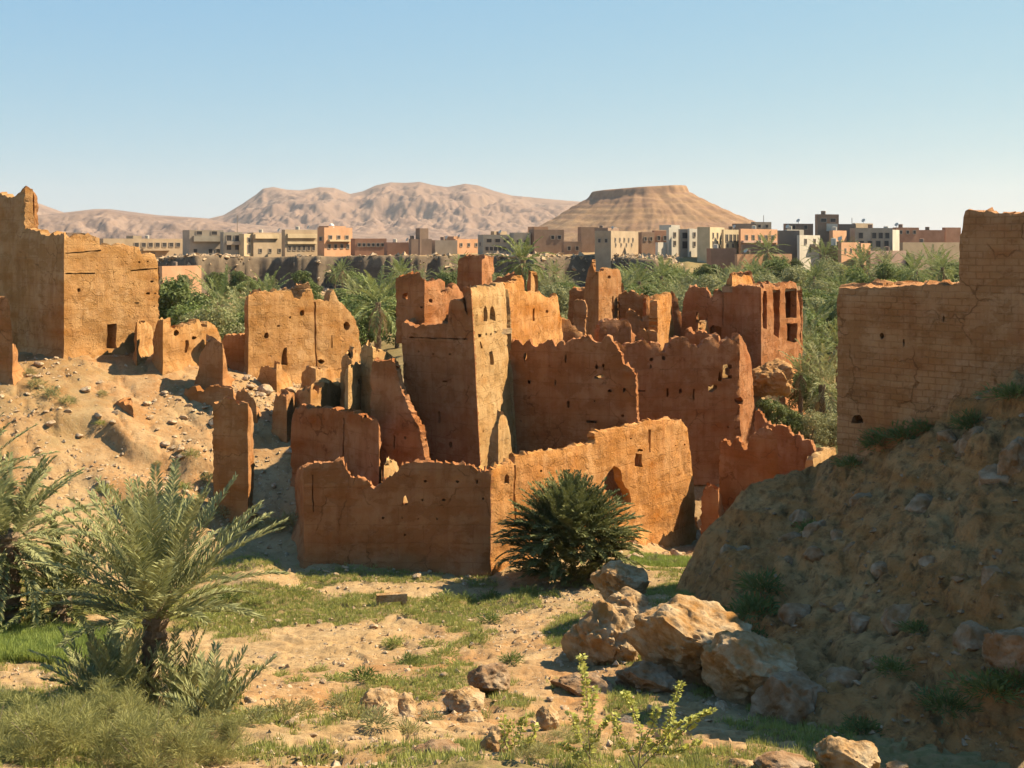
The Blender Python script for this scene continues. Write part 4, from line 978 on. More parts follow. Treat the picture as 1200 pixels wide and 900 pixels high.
# ---- the date palm in front, with its offshoots
rg = np.random.default_rng(3)
pz = lambda px, Y: (*XY(px, Y), gsurf(*XY(px, Y)))
x_, y_, z_ = pz(182, 30.0)
fr = fan(56, 3.55, rg, R(87), R(22), (.25, .72), nl=84, ll=.56, lw=.021, tr=.16, hang=.24)
fr += [dict(length=2.2, el=R(-30), droop=.9, nl=26, ll=.3, lw=.014, az=a, twist=.2, base=(.1*math.cos(a), .1*math.sin(a), -.7), dry=True) for a in (4.0, 5.1, 1.0, 2.4, 3.2)]
palm('palm_tree', 'young date palm with a full round head in the left foreground', (x_, y_, z_), 2.75, .27, fr, M_FROND, seed=4)
for i, (px, Y, L0, n, lab) in enumerate([(138, 29.2, 1.9, 16, 'low palm offshoot at the left foot of the young date palm'),
                                         (206, 29.4, 1.7, 14, 'low palm offshoot at the right foot of the young date palm'),
                                         (118, 30.6, 1.6, 11, 'small palm seedling between the barley field and the young date palm'),
                                         (252, 27.4, 1.5, 9, 'small bent palm seedling beside the leaning dead stick')]):
    l = pz(px, Y)
    palm('palm_seedling', lab, l, 0, .1, fan(int(n*1.5), L0*1.15, rg, R(86), R(35), (.2, .7), nl=36, ll=.42, lw=.024, tr=.08, hang=.15), M_FROND, seed=20+i, cat='palm')
# ---- the palm clump at the left edge: three trunks with a dark skirt
x_, y_, z_ = pz(10, 43.0)
palm('palm_tree', 'dense palm at the left edge with dark hollows under its skirt', (x_, y_, z_), 3.6, .34, fan(60, 3.6, rg, R(85), R(-38), (.5, 1.2), nl=50, ll=.54, lw=.034, tr=.2, hang=.3), M_FROND, seed=31)
x_, y_, z_ = pz(-52, 44.0)
palm('palm_tree', 'palm cut by the left edge of the view behind the barley field', (x_, y_, z_), 4.2, .34, fan(52, 3.5, rg, R(85), R(-40), (.5, 1.3), nl=46, ll=.54, lw=.034, tr=.2, hang=.3), M_FROND, seed=32)
x_, y_, z_ = pz(72, 43.2)
palm('palm_tree', 'low shaggy palm right of the dense edge palm, over a dark hollow', (x_, y_, z_), 1.5, .3, fan(48, 3.0, rg, R(84), R(-20), (.6, 1.2), nl=46, ll=.5, lw=.032, tr=.25, hang=.3), M_FRONDD, seed=33)
# ---- the round dark shrub palm before the enclosure
x_, y_, z_ = pz(669, 54.8)
fr = []
for i in range(330):
    q = (i+.5)/330; az = i*2.39996 + rg.uniform(-.3,.3); rb = 1.6*math.sin(q*1.5)
    fr.append(dict(length=rg.uniform(1.35,2.1), el=R(88) - R(80)*q + rg.uniform(-.22,.22), droop=rg.uniform(.2,.9)*(.4+q), nl=22, ll=.5, lw=.036, az=az, twist=rg.uniform(-.4,.4), base=(rb*math.cos(az), rb*math.sin(az)*.85, .15 + 2.5*math.sqrt(max(0, math.cos(q*1.5)))), hang=.3))
for i in range(230):
    az = rg.uniform(0, 6.283); rb = rg.uniform(.4, 1.45); z0 = rg.uniform(.0, 1.9)
    fr.append(dict(length=rg.uniform(1.2,1.9), el=rg.uniform(R(12), R(60)), droop=rg.uniform(.2,.8), nl=20, ll=.46, lw=.036, az=az, twist=rg.uniform(-.4,.4), base=(rb*math.cos(az), rb*math.sin(az)*.85, z0), hang=.3))
palm('palm_shrub', 'big round dark shrub palm against the sunlit enclosure wall', (x_, y_, z_), 0, .2, fr, M_FRONDD, parts=False, seed=41, cat='palm')

# ---- leafy crowns
def leaf_cloud(n, rng, blobs, size, flat=.35, jitter=.5):
    """leaf quads gathered in clumps; blobs: (x, y, z, r)"""
    bl = np.array(blobs); w = bl[:,3]**2; w /= w.sum()
    ix = rng.choice(len(bl), n, p=w)
    d = rng.normal(0, 1, (n,3)); d /= np.linalg.norm(d, axis=1)[:, None]
    rad = bl[ix,3]*(.35 + .65*rng.uniform(0,1,n)**.45)
    c = bl[ix,:3] + d*rad[:, None]*np.array([1,1,.82])
    nrm = d*.6 + rng.normal(0, jitter, (n,3)) + np.array([0,0,flat]); nrm /= np.linalg.norm(nrm, axis=1)[:, None]
    t1 = np.cross(nrm, rng.normal(0,1,(n,3))); t1 /= np.linalg.norm(t1, axis=1)[:, None]; t2 = np.cross(nrm, t1)
    s = size*rng.uniform(.6, 1.35, n)[:, None]
    V = np.stack([c - t1*s, c - t2*s*.5, c + t1*s, c + t2*s*.5], 1).reshape(-1,3)
    return V, np.arange(4*n).reshape(n,4)
def blob_crown(rng, R_, Hh, zc, nb, rb):
    out = []
    for i in range(nb):
        a = rng.uniform(0, 2*np.pi); q = rng.uniform(0,1)**.5; z = rng.uniform(-1,1)
        rr = R_*q*math.sqrt(max(.05, 1 - z*z*.8))
        out.append((rr*math.cos(a), rr*math.sin(a), zc + z*Hh, rb*rng.uniform(.6,1.25)))
    return out
def tree_meshes(seed, kind):
    rng = np.random.default_rng(seed)
    h, R_, mat, n, sz = {'bush': (5.0, 2.3, M_LEAF_G, 4200, .125), 'dark': (5.6, 2.1, M_LEAF_D, 4200, .125), 'grey': (5.2, 2.5, M_LEAF_B, 4200, .115), 'yellow': (4.2, 2.6, M_LEAF_Y, 4200, .115)}[kind]
    bl = blob_crown(rng, R_*.8, h*.30, h*.56, 24, R_*.36)
    V, Q = leaf_cloud(n, rng, bl, sz)
    crown = mesh_np('crown', V, [Q], mat)
    m = MB(); m.tube([(0,0,-.5),(.1,.05,h*.25),(.05,.1,h*.5)], [.22,.17,.1], 7)
    for b in bl[:9]: m.tube([(.06,.05,h*.22),(b[0]*.5,b[1]*.5,(h*.25+b[2])*.5),(b[0],b[1],b[2])], [.1,.06,.025], 5)
    return crown, m.mesh('trunk', M_BARK)
TREES = {k: [tree_meshes(100+i*7+len(k), k) for i in range(3)] for k in ('bush','dark','grey','yellow')}
def palm_meshes(seed, mat, L0, n, th):
    rng = np.random.default_rng(seed); m = MB()
    for f in fan(n, L0, rng, R(86), R(-42), (.6,1.5), nl=22, ll=.55, lw=.042, tr=.2, hang=.35):
        b = f.pop('base'); V, Q = frond(rng=rng, **f); m.add(V + np.array(b) + np.array([0,0,th-.2]), Q)
    sk = MB()
    for i in range(14):
        az = i*2.4; V, Q = frond(L0*rng.uniform(.45,.7), R(-48) - rng.uniform(0,.5), .5, 12, .35, .035, rng, az=az, hang=.3); sk.add(V + np.array([.15*math.cos(az), .15*math.sin(az), th-.5]), Q)
    return m.mesh('crown', mat), trunk_mesh(th, .26, .2, .15, k=7, rings=14, seed=seed), sk.mesh('dry_skirt', M_DRY)
PALMS = [palm_meshes(201, M_FRONDG, 3.3, 34, 4.2), palm_meshes(202, M_FRONDG, 3.0, 30, 5.6), palm_meshes(203, M_LEAF_B, 3.2, 32, 3.2), palm_meshes(204, M_FRONDG, 2.3, 34, 9.4), palm_meshes(205, M_FRONDG, 3.1, 38, 7.2)]
VALLEY = []       # (object, px, zone words, kind words)
def plant_tree(px, Y, kind, sc=1.0, var=None, sink=0.0):
    X, Y = XY(px, Y); z = gsurf(X, Y) - sink
    ms = PALMS if kind == 'palm' else TREES[kind]
    me = ms[(random.randrange(3) if var is None else var)]
    o = empty('palm_tree' if kind == 'palm' else 'tree', (X, Y, z), random.uniform(0, 6.28), sc)
    obj('crown', me[0], o); obj('trunk', me[1], o)
    if kind == 'palm': obj('dry_skirt', me[2], o)
    VALLEY.append((o, px, Y, kind)); return o
# named individuals first: px, Y, kind, scale
for a in [(443,99,'palm',1.22,1),(612,93,'palm',1.0,3),(575,120,'palm',.8,1),(938,86,'palm',.66,1),(966,86,'palm',1.2,2),(958,100,'palm',1.0,0),(982,98,'palm',.9,1),(1072,150,'palm',1.0,4),(1104,158,'palm',1.0,4),(470,150,'palm',.95,4),(800,170,'palm',.85,4),(955,165,'palm',.9,4),(1010,190,'palm',.95,4),
          (903,80.5,'dark',.52),(922,81,'bush',.52),(948,81,'grey',.62),(975,82,'grey',.66),(990,85,'dark',.6),(938,88,'dark',.66),(968,89,'bush',.7),(985,78.5,'grey',.5),(955,78,'grey',.5),(640,104,'yellow',.85),(650,112,'grey',.95),(628,110,'grey',.8),
          (988,128,'palm',1.1,1),(960,118,'palm',1.0,0),(945,125,'bush',1.1),(975,140,'bush',1.2),(1012,135,'dark',1.1),(925,130,'grey',1.15),
          (840,190,'yellow',1.25),(862,200,'yellow',1.2),(825,205,'bush',1.1)]:
    plant_tree(*a)
rt = random.Random(5)
taken = [(o.location.x, o.location.y) for o, *_ in VALLEY]
def scatter(px0, px1, y0, y1, n, kinds, s0, s1, md=.72):
    k = 0; tries = 0
    while k < n and tries < n*30:
        tries += 1
        px = rt.uniform(px0, px1); Y = math.sqrt(rt.uniform(y0*y0, y1*y1)); x, y = XY(px, Y); s = rt.uniform(s0, s1)
        if any((x-a)**2 + (y-b)**2 < (3.4*s*md)**2*1.6 for a, b in taken): continue
        taken.append((x, y)); plant_tree(px, Y, rt.choice(kinds), s*1.12); k += 1
scatter(186, 300, 102, 128, 16, ['bush','bush','dark','grey','palm'], .95, 1.35)
scatter(300, 480, 108, 150, 18, ['bush','bush','grey','palm','dark'], .8, 1.15)
scatter(180, 560, 165, 245, 34, ['grey','bush','dark','palm','bush'], .75, 1.15)
scatter(560, 730, 130, 240, 22, ['grey','bush','dark','palm'], .8, 1.15)
scatter(718, 860, 118, 175, 22, ['bush','dark','palm','palm','grey'], 1.0, 1.4)
scatter(720, 900, 175, 215, 20, ['bush','dark','palm','grey'], .9, 1.3)
scatter(880, 1130, 105, 145, 22, ['bush','palm','dark','grey','bush'], .95, 1.3)
scatter(880, 1140, 145, 240, 46, ['grey','bush','grey','palm','yellow','dark'], .85, 1.3)
ORD = 'first second third fourth fifth sixth seventh eighth ninth tenth eleventh twelfth thirteenth fourteenth fifteenth sixteenth seventeenth eighteenth nineteenth twentieth'.split()
def ordn(i):
    if i < 20: return ORD[i]
    t = {2:'twenty',3:'thirty',4:'forty',5:'fifty',6:'sixty'}[(i+1)//10]
    return (t + '-' + ORD[(i+1) % 10 - 1]) if (i+1) % 10 else {3:'thirtieth',4:'fortieth',5:'fiftieth',6:'sixtieth',2:'twentieth'}[(i+1)//10]
def label_row(items, fmt, cat, group):
    """items: (object, px); the label counts them from the left within their own kind and zone"""
    for i, (o, px) in enumerate(sorted(items, key=lambda q: q[1])):
        tag(o, fmt.format(ordn(i)), cat, group)
KW = {'palm': 'feathery date palm', 'bush': 'bushy green tree', 'dark': 'dark green tree', 'grey': 'grey green tree', 'yellow': 'yellow green tree'}
def zone(px, Y):
    if px < 305: return 'beside the doorway house' if Y < 150 else 'under the left end of the dark bank'
    if px < 560: return 'behind the wide sunlit wall' if Y < 160 else 'at the foot of the dark bank'
    if px < 720: return 'between main tower and small square tower'
    if px < 900: return 'behind the columned ruin' if Y < 178 else 'below the mesa-side town'
    return 'in the gap left of the adobe house' if Y < 146 else 'below the town at the right'
zs = {}
for o, px, Y, k in VALLEY: zs.setdefault((zone(px, Y), k), []).append((o, px))
for (zn, k), it in zs.items():
    f = KW[k] + ' ' + zn
    if len(it) == 1: tag(it[0][0], 'only ' + f, 'palm tree' if k == 'palm' else 'tree', 'trees of the palm grove')
    else: label_row(it, f + ', {} from left', 'palm tree' if k == 'palm' else 'tree', 'trees of the palm grove')

# ---- scrub bushes
def blade_clump(n, rng, R_, h, ln, w, sag=.3, inner=.25):
    a = rng.uniform(0, 2*np.pi, n); q = np.sqrt(rng.uniform(0, 1, n))
    el = np.pi/2 - q*1.25 + rng.normal(0, .18, n)
    st = rng.uniform(inner, .9, n)
    d = np.c_[np.cos(a)*np.cos(el), np.sin(a)*np.cos(el), np.sin(el)]
    p = d*st[:, None]*np.array([R_, R_, h])
    dd = d + rng.normal(0, .35, (n,3)); dd /= np.linalg.norm(dd, axis=1)[:, None]
    l = ln*rng.uniform(.5, 1.2, n)
    tip = p + dd*l[:, None]; tip[:,2] -= sag*l*rng.uniform(0,1,n)
    sd = np.cross(dd, rng.normal(0,1,(n,3))); sd /= np.linalg.norm(sd, axis=1)[:, None]
    mid = (p + tip)/2 + np.array([0,0,.06])*l[:, None]
    V = np.stack([p, mid - sd*w, tip, mid + sd*w], 1).reshape(-1,3)
    return V, np.arange(4*n).reshape(n,4)
def scrub_mesh(seed, mat, R_=.5, h=.5, n=420, ln=.22, w=.012):
    rng = np.random.default_rng(seed)
    V, Q = blade_clump(n, rng, R_, h, ln, w)
    # lumpy outline
    ang = np.arctan2(V[:,1], V[:,0]); V[:,:2] *= (1 + .28*np.sin(ang*3 + seed) + .16*np.sin(ang*5 + 2*seed))[:, None]
    return mesh_np('scrub', V, [Q], mat)
SCR = [scrub_mesh(301, M_SCRUB), scrub_mesh(302, M_SCRUB, .6, .38), scrub_mesh(303, M_LEAF_B, .5, .55), scrub_mesh(304, M_FEATH, .6, .45)]
SCG = [scrub_mesh(311, M_GRASS, .6, .36, 420, .2, .014), scrub_mesh(312, M_LEAF_G, .55, .42, 420, .2, .016), scrub_mesh(313, M_GRASS, .7, .3, 460, .2, .014)]
SCD = [scrub_mesh(321, M_LEAF_D, .7, .6, 520, .26, .018), scrub_mesh(322, M_LEAF_D, .8, .45, 520, .26, .018)]
SHR = {}
def shrub(px, py, Y, s, ms, zone_, surface=surf):
    x, y = XY(px, Y); o = obj('shrub', random.choice(ms), None, (x, y, surface(x, y) - .04), random.uniform(0, 6.28), s)
    SHR.setdefault(zone_, []).append((o, px)); return o
# px, Y, scale: read off the photograph
for px, Y, s in [(335,29.3,1.05),(412,28.6,1.0),(300,27.0,.8),(440,27.4,.9),(480,28,.8),(505,29.5,.7),(360,30.8,.7),(395,32.2,.7)]: shrub(px, 0, Y, s, SCR, 'grey scrub bush on the near slope')
for px, Y, s in [(425,36,1.0),(450,35.6,.9),(395,36.4,.9),(350,36.2,.8),(330,37.5,.7),(478,39.4,1.0),(462,42.5,.8),(520,40.5,.9),(560,43,.9),(540,38.2,.8),(505,42,.7),(575,46.4,.9),(500,33.6,.7),(600,38,.8),(372,38.6,.7),(300,38.4,.6)]: shrub(px, 0, Y, s, SCG, 'fresh green tuft in the valley middle')
for px, Y, s in [(345,52,1.1),(300,50,1.0),(410,50.5,.9),(520,51.5,1.2),(545,52,1.1),(575,52,1.0),(620,52,1.1),(480,48.5,.9),(265,50.5,1.2),(240,47,1.0),(380,49.6,.8),(648,51.5,.9)]: shrub(px, 0, Y, s, SCG, 'low green tuft along the shadow of the enclosure')
for px, Y, s in [(60,69.2,1.3),(42,70,1.2),(80,68.6,1.0),(118,67.5,.7),(35,72,.8),(215,64.6,1.0),(233,61.6,1.3),(225,66.5,1.0),(245,66,1.1),(185,66,.6),(125,62.2,1.0),(350,68,1.1),(352,66,.9),(120,71,.7),(190,64,.6),(340,61.2,1.6),(322,61.4,1.5),(262,62.5,1.2),(278,61.8,1.1),(300,62,.9),(150,61.5,.9)]: shrub(px, 0, Y, s, SCR + SCG[:1], 'dry scrub bush on the left slope')
for px, Y, s in [(1060,45.2,1.3),(1030,46,1.2),(1000,46.6,1.0),(1085,44.6,1.0),(1140,42.2,1.2),(1188,40.6,1.1),(885,39.6,1.5),(893,40.6,1.3),(880,38.6,1.2),(950,44,.8),(1075,33,.7),(1045,31.4,.7),(1010,29.6,.8),(1110,29.2,1.0),(1160,29.2,1.1),(1190,29.4,1.0)]: shrub(px, 0, Y, s, SCD, 'dark shaded bush on the spur')
for px, Y, s in [(890,69,1.1),(860,70,.8),(838,66,1.0),(790,59,.9),(765,60.4,.8)]: shrub(px, 0, Y, s, SCR, 'small bush at the foot of the stepped walls')
for zn, it in SHR.items(): label_row(it, zn + ', {} from left', 'shrub', 'scrub bushes')

# feathery thicket in the lower left corner
for i, (px, Y, s, lab) in enumerate([(60,22.6,1.0,'feathery thicket in the bottom left corner'),(175,22.8,1.08,'feathery thicket under the young date palm'),(255,23.6,.7,'small feathery bush right of the feathery thicket'),(-10,23.5,1.0,'feathery bush cut by the left edge at the bottom'),(120,24.8,1.0,'feathery bush in front of the young date palm trunk')]):
    rng = np.random.default_rng(400+i); V, Q = [], []; b = 0
    for k in range(40):
        a = rng.uniform(0, 6.28); q = math.sqrt(rng.uniform(0,1))*1.05
        v, f = blade_clump(300, rng, .28, .40, .20, .0042, .15)
        v = v + np.array([q*math.cos(a), q*math.sin(a)*.9, rng.uniform(.0, .95)*(1-.62*q*q) + .1]); V.append(v); Q.append(f+b); b += len(v)
    x, y = XY(px, Y)
    o = empty('shrub', (x, y, gsurf(x, y) - .1), 0, s); tag(o, lab, 'shrub')
    obj('foliage', mesh_np('foliage', np.concatenate(V), [np.concatenate(Q)], M_FEATH), o)
    m = MB()
    for k in range(9):
        a = k*.7 + .2; m.tube([(0,0,0),(.3*math.cos(a),.3*math.sin(a),.4),(.7*math.cos(a),.65*math.sin(a),.85)], [.022,.014,.006], 5)
    obj('stem', m.mesh('stem', M_WOOD), o)
# leafy suckers in the lower middle
def leafy(name, label, loc, branches, rng, ls=.085, per=130):
    o = empty(name, loc); tag(o, label, 'plant')
    st = MB(); V = []
    for pts in branches:
        pts = np.array(pts, float); st.tube(pts, np.linspace(.011, .003, len(pts)), 5)
        n = int(per*np.linalg.norm(np.diff(pts, axis=0), axis=1).sum())
        t = rng.uniform(.15, 1, n)*(len(pts)-1); i = np.minimum(t.astype(int), len(pts)-2); f = (t-i)[:, None]
        p = pts[i]*(1-f) + pts[i+1]*f
        d = rng.normal(0,1,(n,3)); d /= np.linalg.norm(d, axis=1)[:, None]; d[:,2] = np.abs(d[:,2])*.5; 
        nn = np.cross(d, rng.normal(0,1,(n,3))); nn /= np.linalg.norm(nn, axis=1)[:, None]
        s = ls*rng.uniform(.6,1.25,n)[:, None]
        a = p + d*.025
        V.append(np.stack([a, a + d*s*.5 + nn*s*.36, a + d*s*1.15, a + d*s*.5 - nn*s*.36], 1).reshape(-1,3))
    V = np.concatenate(V); obj('foliage', mesh_np('foliage', V, [np.arange(len(V)).reshape(-1,4)], M_BRIGHT), o)
    obj('stem', st.mesh('stem', M_WOOD), o); return o
rng = np.random.default_rng(77)
def br(px0, py0, pts, Y):
    b = P(px0, py0, Y); return [tuple(np.array(P(px, py, Y + dy)) - np.array(P(*BASE))) for px, py, dy in pts]
for lab, base, Y, lines in [
   ('leafy young shrub with upright twig in front of the dark hollow', (692,905), 21.6, [[(692,905,0),(690,860,-.1),(688,820,-.2),(684,782,-.2)],[(692,890,0),(676,860,.2),(668,835,.3)],[(690,880,0),(706,850,.1),(722,838,.2)],[(690,900,0),(672,880,-.2),(656,872,-.3)],[(690,860,0),(694,832,.2),(696,806,.25)],[(684,800,0),(680,776,.05),(683,768,.05)]]),
   ('leafy shrub with long arching twigs below the great rock', (745,905), 21.3, [[(745,905,0),(770,880,0),(800,858,.1),(822,838,.1),(836,832,.1)],[(748,900,0),(752,860,.2),(740,826,.3),(732,812,.3)],[(750,890,0),(780,862,.3),(788,830,.3),(799,800,.3)],[(745,900,0),(724,860,.1),(722,835,.1)],[(765,885,0),(800,880,-.2),(822,868,-.3)],[(775,872,0),(790,850,-.2),(815,842,-.2)],[(750,880,0),(765,850,.1),(770,830,.1)]]),
   ('small leafy shrub at the left of the leafy pair', (606,905), 22.4, [[(606,905,0),(604,880,0),(600,845,0)],[(606,900,0),(622,870,.1),(628,850,.1)],[(606,900,0),(592,872,-.1),(590,840,-.1)],[(604,890,0),(612,850,.2),(616,838,.2)]]) ]:
    BASE = (*base, Y); leafy('leafy_shrub', lab, P(*BASE), [br(*base, l, Y) for l in lines], rng)
# pale dry clump at the bottom middle
for i, (px, Y, s, lab) in enumerate([(640,21.8,.75,'pale dry bush at the bottom below the leafy shrubs'),(700,21.4,.7,'yellow green bush at the bottom between the leafy shrubs'),(790,21.6,.6,'low yellow green bush at the bottom right of the leafy shrubs'),(665,26.4,.8,'small grey bush at the foot of the tall boulder')]):
    rng = np.random.default_rng(450+i); V, Q = [], []; b = 0
    for k in range(12):
        a = rng.uniform(0, 6.28); q = math.sqrt(rng.uniform(0,1))*.9
        v, f = blade_clump(220, rng, .26, .3, .17, .005, .2); v = v + np.array([q*math.cos(a), q*math.sin(a), .35*(1-q)]); V.append(v); Q.append(f+b); b += len(v)
    x, y = XY(px, Y); tag(obj('shrub', mesh_np('shrub', np.concatenate(V), [np.concatenate(Q)], M_BRIGHT if i in (1,2) else M_SCRUB), None, (x, y, gsurf(x,y)-.08), 0, s), lab, 'shrub')
# leaning dead stick
x, y = XY(222, 27.6); z = gsurf(x, y); m = MB()
m.tube([(0,0,-.2),(.15,0,.35),(.40,.02,.80),(.62,.02,1.0),(.78,.03,1.08)], [.035,.034,.03,.026,.012], 7)
tag(obj('dead_branch', m.mesh('dead_branch', M_BARK), None, (x, y, z)), 'dark leaning dead stick right of the young date palm', 'branch')

# ---- grass: tufts of short blades where the ground is green
def grass(name, n, region, mat, hgt, w, prob, seed, blades=6):
    rng = np.random.default_rng(seed)
    px = rng.uniform(region[0], region[1], n); Y = np.sqrt(rng.uniform(region[2]**2, region[3]**2, n))
    X = (px-CX)/F*Y; v, f = veg_mask(X, Y); pr = prob(v, f)
    k = rng.uniform(0,1,n) < pr; X, Y = X[k], Y[k]
    Z = gz(X, Y, True); n = len(X)
    a = rng.uniform(0, 6.28, (n, blades)); r = rng.uniform(0, .12, (n, blades))
    h = hgt*rng.uniform(.5, 1.3, (n, blades))*rng.uniform(.7,1.2,(n,1)); tl = rng.uniform(.1, .6, (n, blades))*h
    bx = X[:, None] + np.cos(a)*r; by = Y[:, None] + np.sin(a)*r; bz = np.broadcast_to(Z[:, None] - .02, bx.shape)
    tx, ty = bx + np.cos(a)*tl, by + np.sin(a)*tl; tz = bz + h
    b = a + 1.57 + rng.normal(0,.5,a.shape)
    V = np.stack([np.stack([bx - np.cos(b)*w, by - np.sin(b)*w, bz], -1), np.stack([bx + np.cos(b)*w, by + np.sin(b)*w, bz], -1), np.stack([tx, ty, tz], -1)], 2).reshape(-1,3)
    o = obj(name, mesh_np(name, V, [np.arange(len(V)).reshape(-1,3)], mat)); tag(o, kind='stuff'); return o
grass('grass', 120000, (-40, 1000, 21, 58), M_GRASS, .14, .014, lambda v, f: np.clip(v*1.1 - .15, 0, 1)*(f < .2), 501)
grass('barley', 26000, (-40, 130, 36, 44), M_FIELDG, .30, .02, lambda v, f: f > .25, 502)
grass('meadow_grass', 4000, (740, 830, 57, 64), M_FIELDG, .2, .025, lambda v, f: f > .3, 503)
# ================================================================== ROCKS AND RUBBLE
import bmesh
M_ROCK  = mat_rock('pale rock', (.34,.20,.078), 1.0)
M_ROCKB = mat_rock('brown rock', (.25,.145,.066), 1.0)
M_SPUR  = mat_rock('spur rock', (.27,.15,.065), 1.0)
M_STONE = mat_rock('small stone', (.40,.26,.135), 4.0)
_ico = {}
def ico(n):
    if n not in _ico:
        b = bmesh.new(); bmesh.ops.create_icosphere(b, subdivisions=n, radius=1)
        b.verts.ensure_lookup_table()
        _ico[n] = (np.array([v.co[:] for v in b.verts]), np.array([[v.index for v in f.verts] for f in b.faces])); b.free()
    return _ico[n]
def rock_np(seed, n=4, cuts=9, rough=.22, cut=(.62,.95), pit=.0, under=()):
    rng = np.random.default_rng(seed); V, T = ico(n); V = V.copy()
    V *= (1 + .28*fbm(V[:,0]*1.1+seed, V[:,1]*1.1, V[:,2]*1.1, 3, seed))[:, None]
    for _ in range(cuts):
        d = rng.normal(0,1,3); d /= np.linalg.norm(d); h = rng.uniform(*cut)
        k = np.maximum(0, V @ d - h); V -= (k*.93)[:, None]*d
    for d, h in under:
        d = np.array(d, float); d /= np.linalg.norm(d); k = np.maximum(0, V @ d - h); V -= (k*.96)[:, None]*d
    nn = V/np.linalg.norm(V, axis=1)[:, None]
    f = fbm(V[:,0]*2.6+seed, V[:,1]*2.6, V[:,2]*2.6, 4, seed+1)
    V = V + nn*(rough*.55*f + rough*.3*fbm(V[:,0]*7, V[:,1]*7, V[:,2]*7, 3, seed+2))[:, None]
    r_ = 1 - np.abs(fbm(V[:,0]*1.9+3*seed, V[:,1]*1.9, V[:,2]*2.4, 4, seed+7, .6))*2.4
    V = V - nn*(rough*.42*np.clip(r_-.55, 0, 1))[:, None]
    if pit:                                     # weathered hollows
        q = fbm(V[:,0]*3.2, V[:,1]*3.2, V[:,2]*3.8, 3, seed+3)
        V = V - nn*(pit*sstep(.12, .42, q))[:, None]
    return V, T
def rock_mesh(name, seed, size, mat, **k):
    V, T = rock_np(seed, **k)
    me = mesh_np(name, V*np.array(size)*.5, [T], mat, True); me.set_sharp_from_angle(angle=R(38)); return me
def boulder(px, py, Y, size, label, seed, mat=None, rz=0, name='boulder', tilt=0, at=None, **k):
    if 'under' in k: rz = 0
    """(px, py): where the middle of the rock shows"""
    o = obj(name, rock_mesh(name, seed, size, mat or M_ROCK, **k), None, at or P(px, py + 4, Y), rz)
    o.rotation_euler = (tilt, tilt*.5, rz); return tag(o, label, 'rock')
U1 = [((-.75,-.55,-.30),.42),((-.25,-.85,-.42),.45)]
K = dict(n=6, cuts=14, rough=.24, pit=.06, under=U1)
boulder(706, 752, 38.0, (2.9,2.9,3.1), 'tall pitted boulder with a dark left face left of the great rock', 11, rz=.5, **K)
boulder(735, 722, 39.6, (2.2,2.2,1.9), 'rough boulder behind the tall pitted boulder', 15, rz=1.5, **K)
boulder(727, 684, 44.0, (2.3,2.1,1.7), 'broad crusty boulder furthest back below the shrub palm', 12, rz=.3, **K)
boulder(742, 700, 42.2, (1.25,1.3,1.0), 'smooth pale round stone between the pitted boulders', 13, rz=.2, n=5, cuts=3, rough=.08)
boulder(815, 760, 35.0, (3.8,3.6,3.0), 'great rock with a bright crusty top beside the spur', 14, rz=.25, **K)
boulder(880, 790, 33.0, (2.9,3.0,2.7), 'bulging right half of the great rock at the shadow edge', 18, rz=.9, **K)
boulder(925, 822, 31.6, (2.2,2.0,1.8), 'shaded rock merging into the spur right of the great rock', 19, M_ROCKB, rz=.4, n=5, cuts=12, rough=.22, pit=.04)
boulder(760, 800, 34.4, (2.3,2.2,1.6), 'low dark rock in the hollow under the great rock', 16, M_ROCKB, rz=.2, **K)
boulder(690, 815, 34.0, (2.4,1.8,1.3), 'low shaded rock at the foot of the tall pitted boulder', 17, M_ROCKB, rz=1.1, **K)
K = dict(n=5, cuts=12, rough=.24, pit=.05)
boulder(440, 829, 30.6, (1.25,1.2,1.1), 'two-faced boulder with a dark left side in the middle of the valley', 21, rz=.6, **K)
boulder(468, 830, 31.0, (.95,1.0,.95), 'pale boulder leaning on the two-faced boulder', 22, rz=.1, **K)
boulder(575, 792, 33.6, (1.3,1.1,.85), 'cracked brown boulder on top of the rock pair', 23, M_ROCKB, rz=.4, **K)
boulder(545, 818, 31.8, (1.15,1.0,.95), 'lower boulder of the rock pair with a shaded left face', 24, rz=.9, **K)
boulder(553, 842, 30.0, (.75,.7,.5), 'small pale stone in front of the rock pair', 25, rz=.3, **K)
boulder(516, 888, 23.4, (1.35,1.2,.85), 'rusty cracked rock at the bottom left of centre', 26, M_ROCKB, rz=.5, **K)
boulder(584, 876, 23.2, (.85,.8,.95), 'upright tan rock at the bottom centre', 27, rz=1.2, **K)
boulder(548, 896, 22.4, (.55,.6,.6), 'little dark rock between the bottom rocks', 28, M_ROCKB, rz=1.2, **K)
boulder(992, 886, 25.6, (1.45,1.3,1.05), 'sunlit rounded boulder at the bottom of the spur', 29, rz=.2, **K)
boulder(918, 892, 25.0, (1.3,.9,.5), 'flat layered rock left of the sunlit rounded boulder', 30, M_ROCKB, rz=.3, **K)
boulder(868, 895, 25.2, (.8,.7,.35), 'flat pale rock furthest left along the bottom of the spur', 31, rz=.9, **K)
boulder(1052, 894, 25.8, (.55,.35,.18), 'small flat stone right of the sunlit rounded boulder', 32, rz=.1, **K)
boulder(642, 838, 29.0, (.65,.6,.6), 'pale stone standing left of the hollow', 33, rz=.7, **K)
boulder(618, 752, 42.6, (1.4,1.0,.6), 'low broken rock on the green strip left of the boulders', 34, rz=.3, **K)
boulder(588, 760, 41.4, (1.2,.9,.5), 'low layered rock beside the low broken rock', 35, rz=.8, **K)
boulder(1150, 520, 41.0, (1.6,1.5,1.6), 'rounded brown rock on the crest of the spur', 36, M_SPUR, rz=.3, **K)
boulder(1192, 540, 38.0, (1.5,1.4,1.7), 'brown rock on the spur at the right edge', 37, M_SPUR, rz=.6, **K)
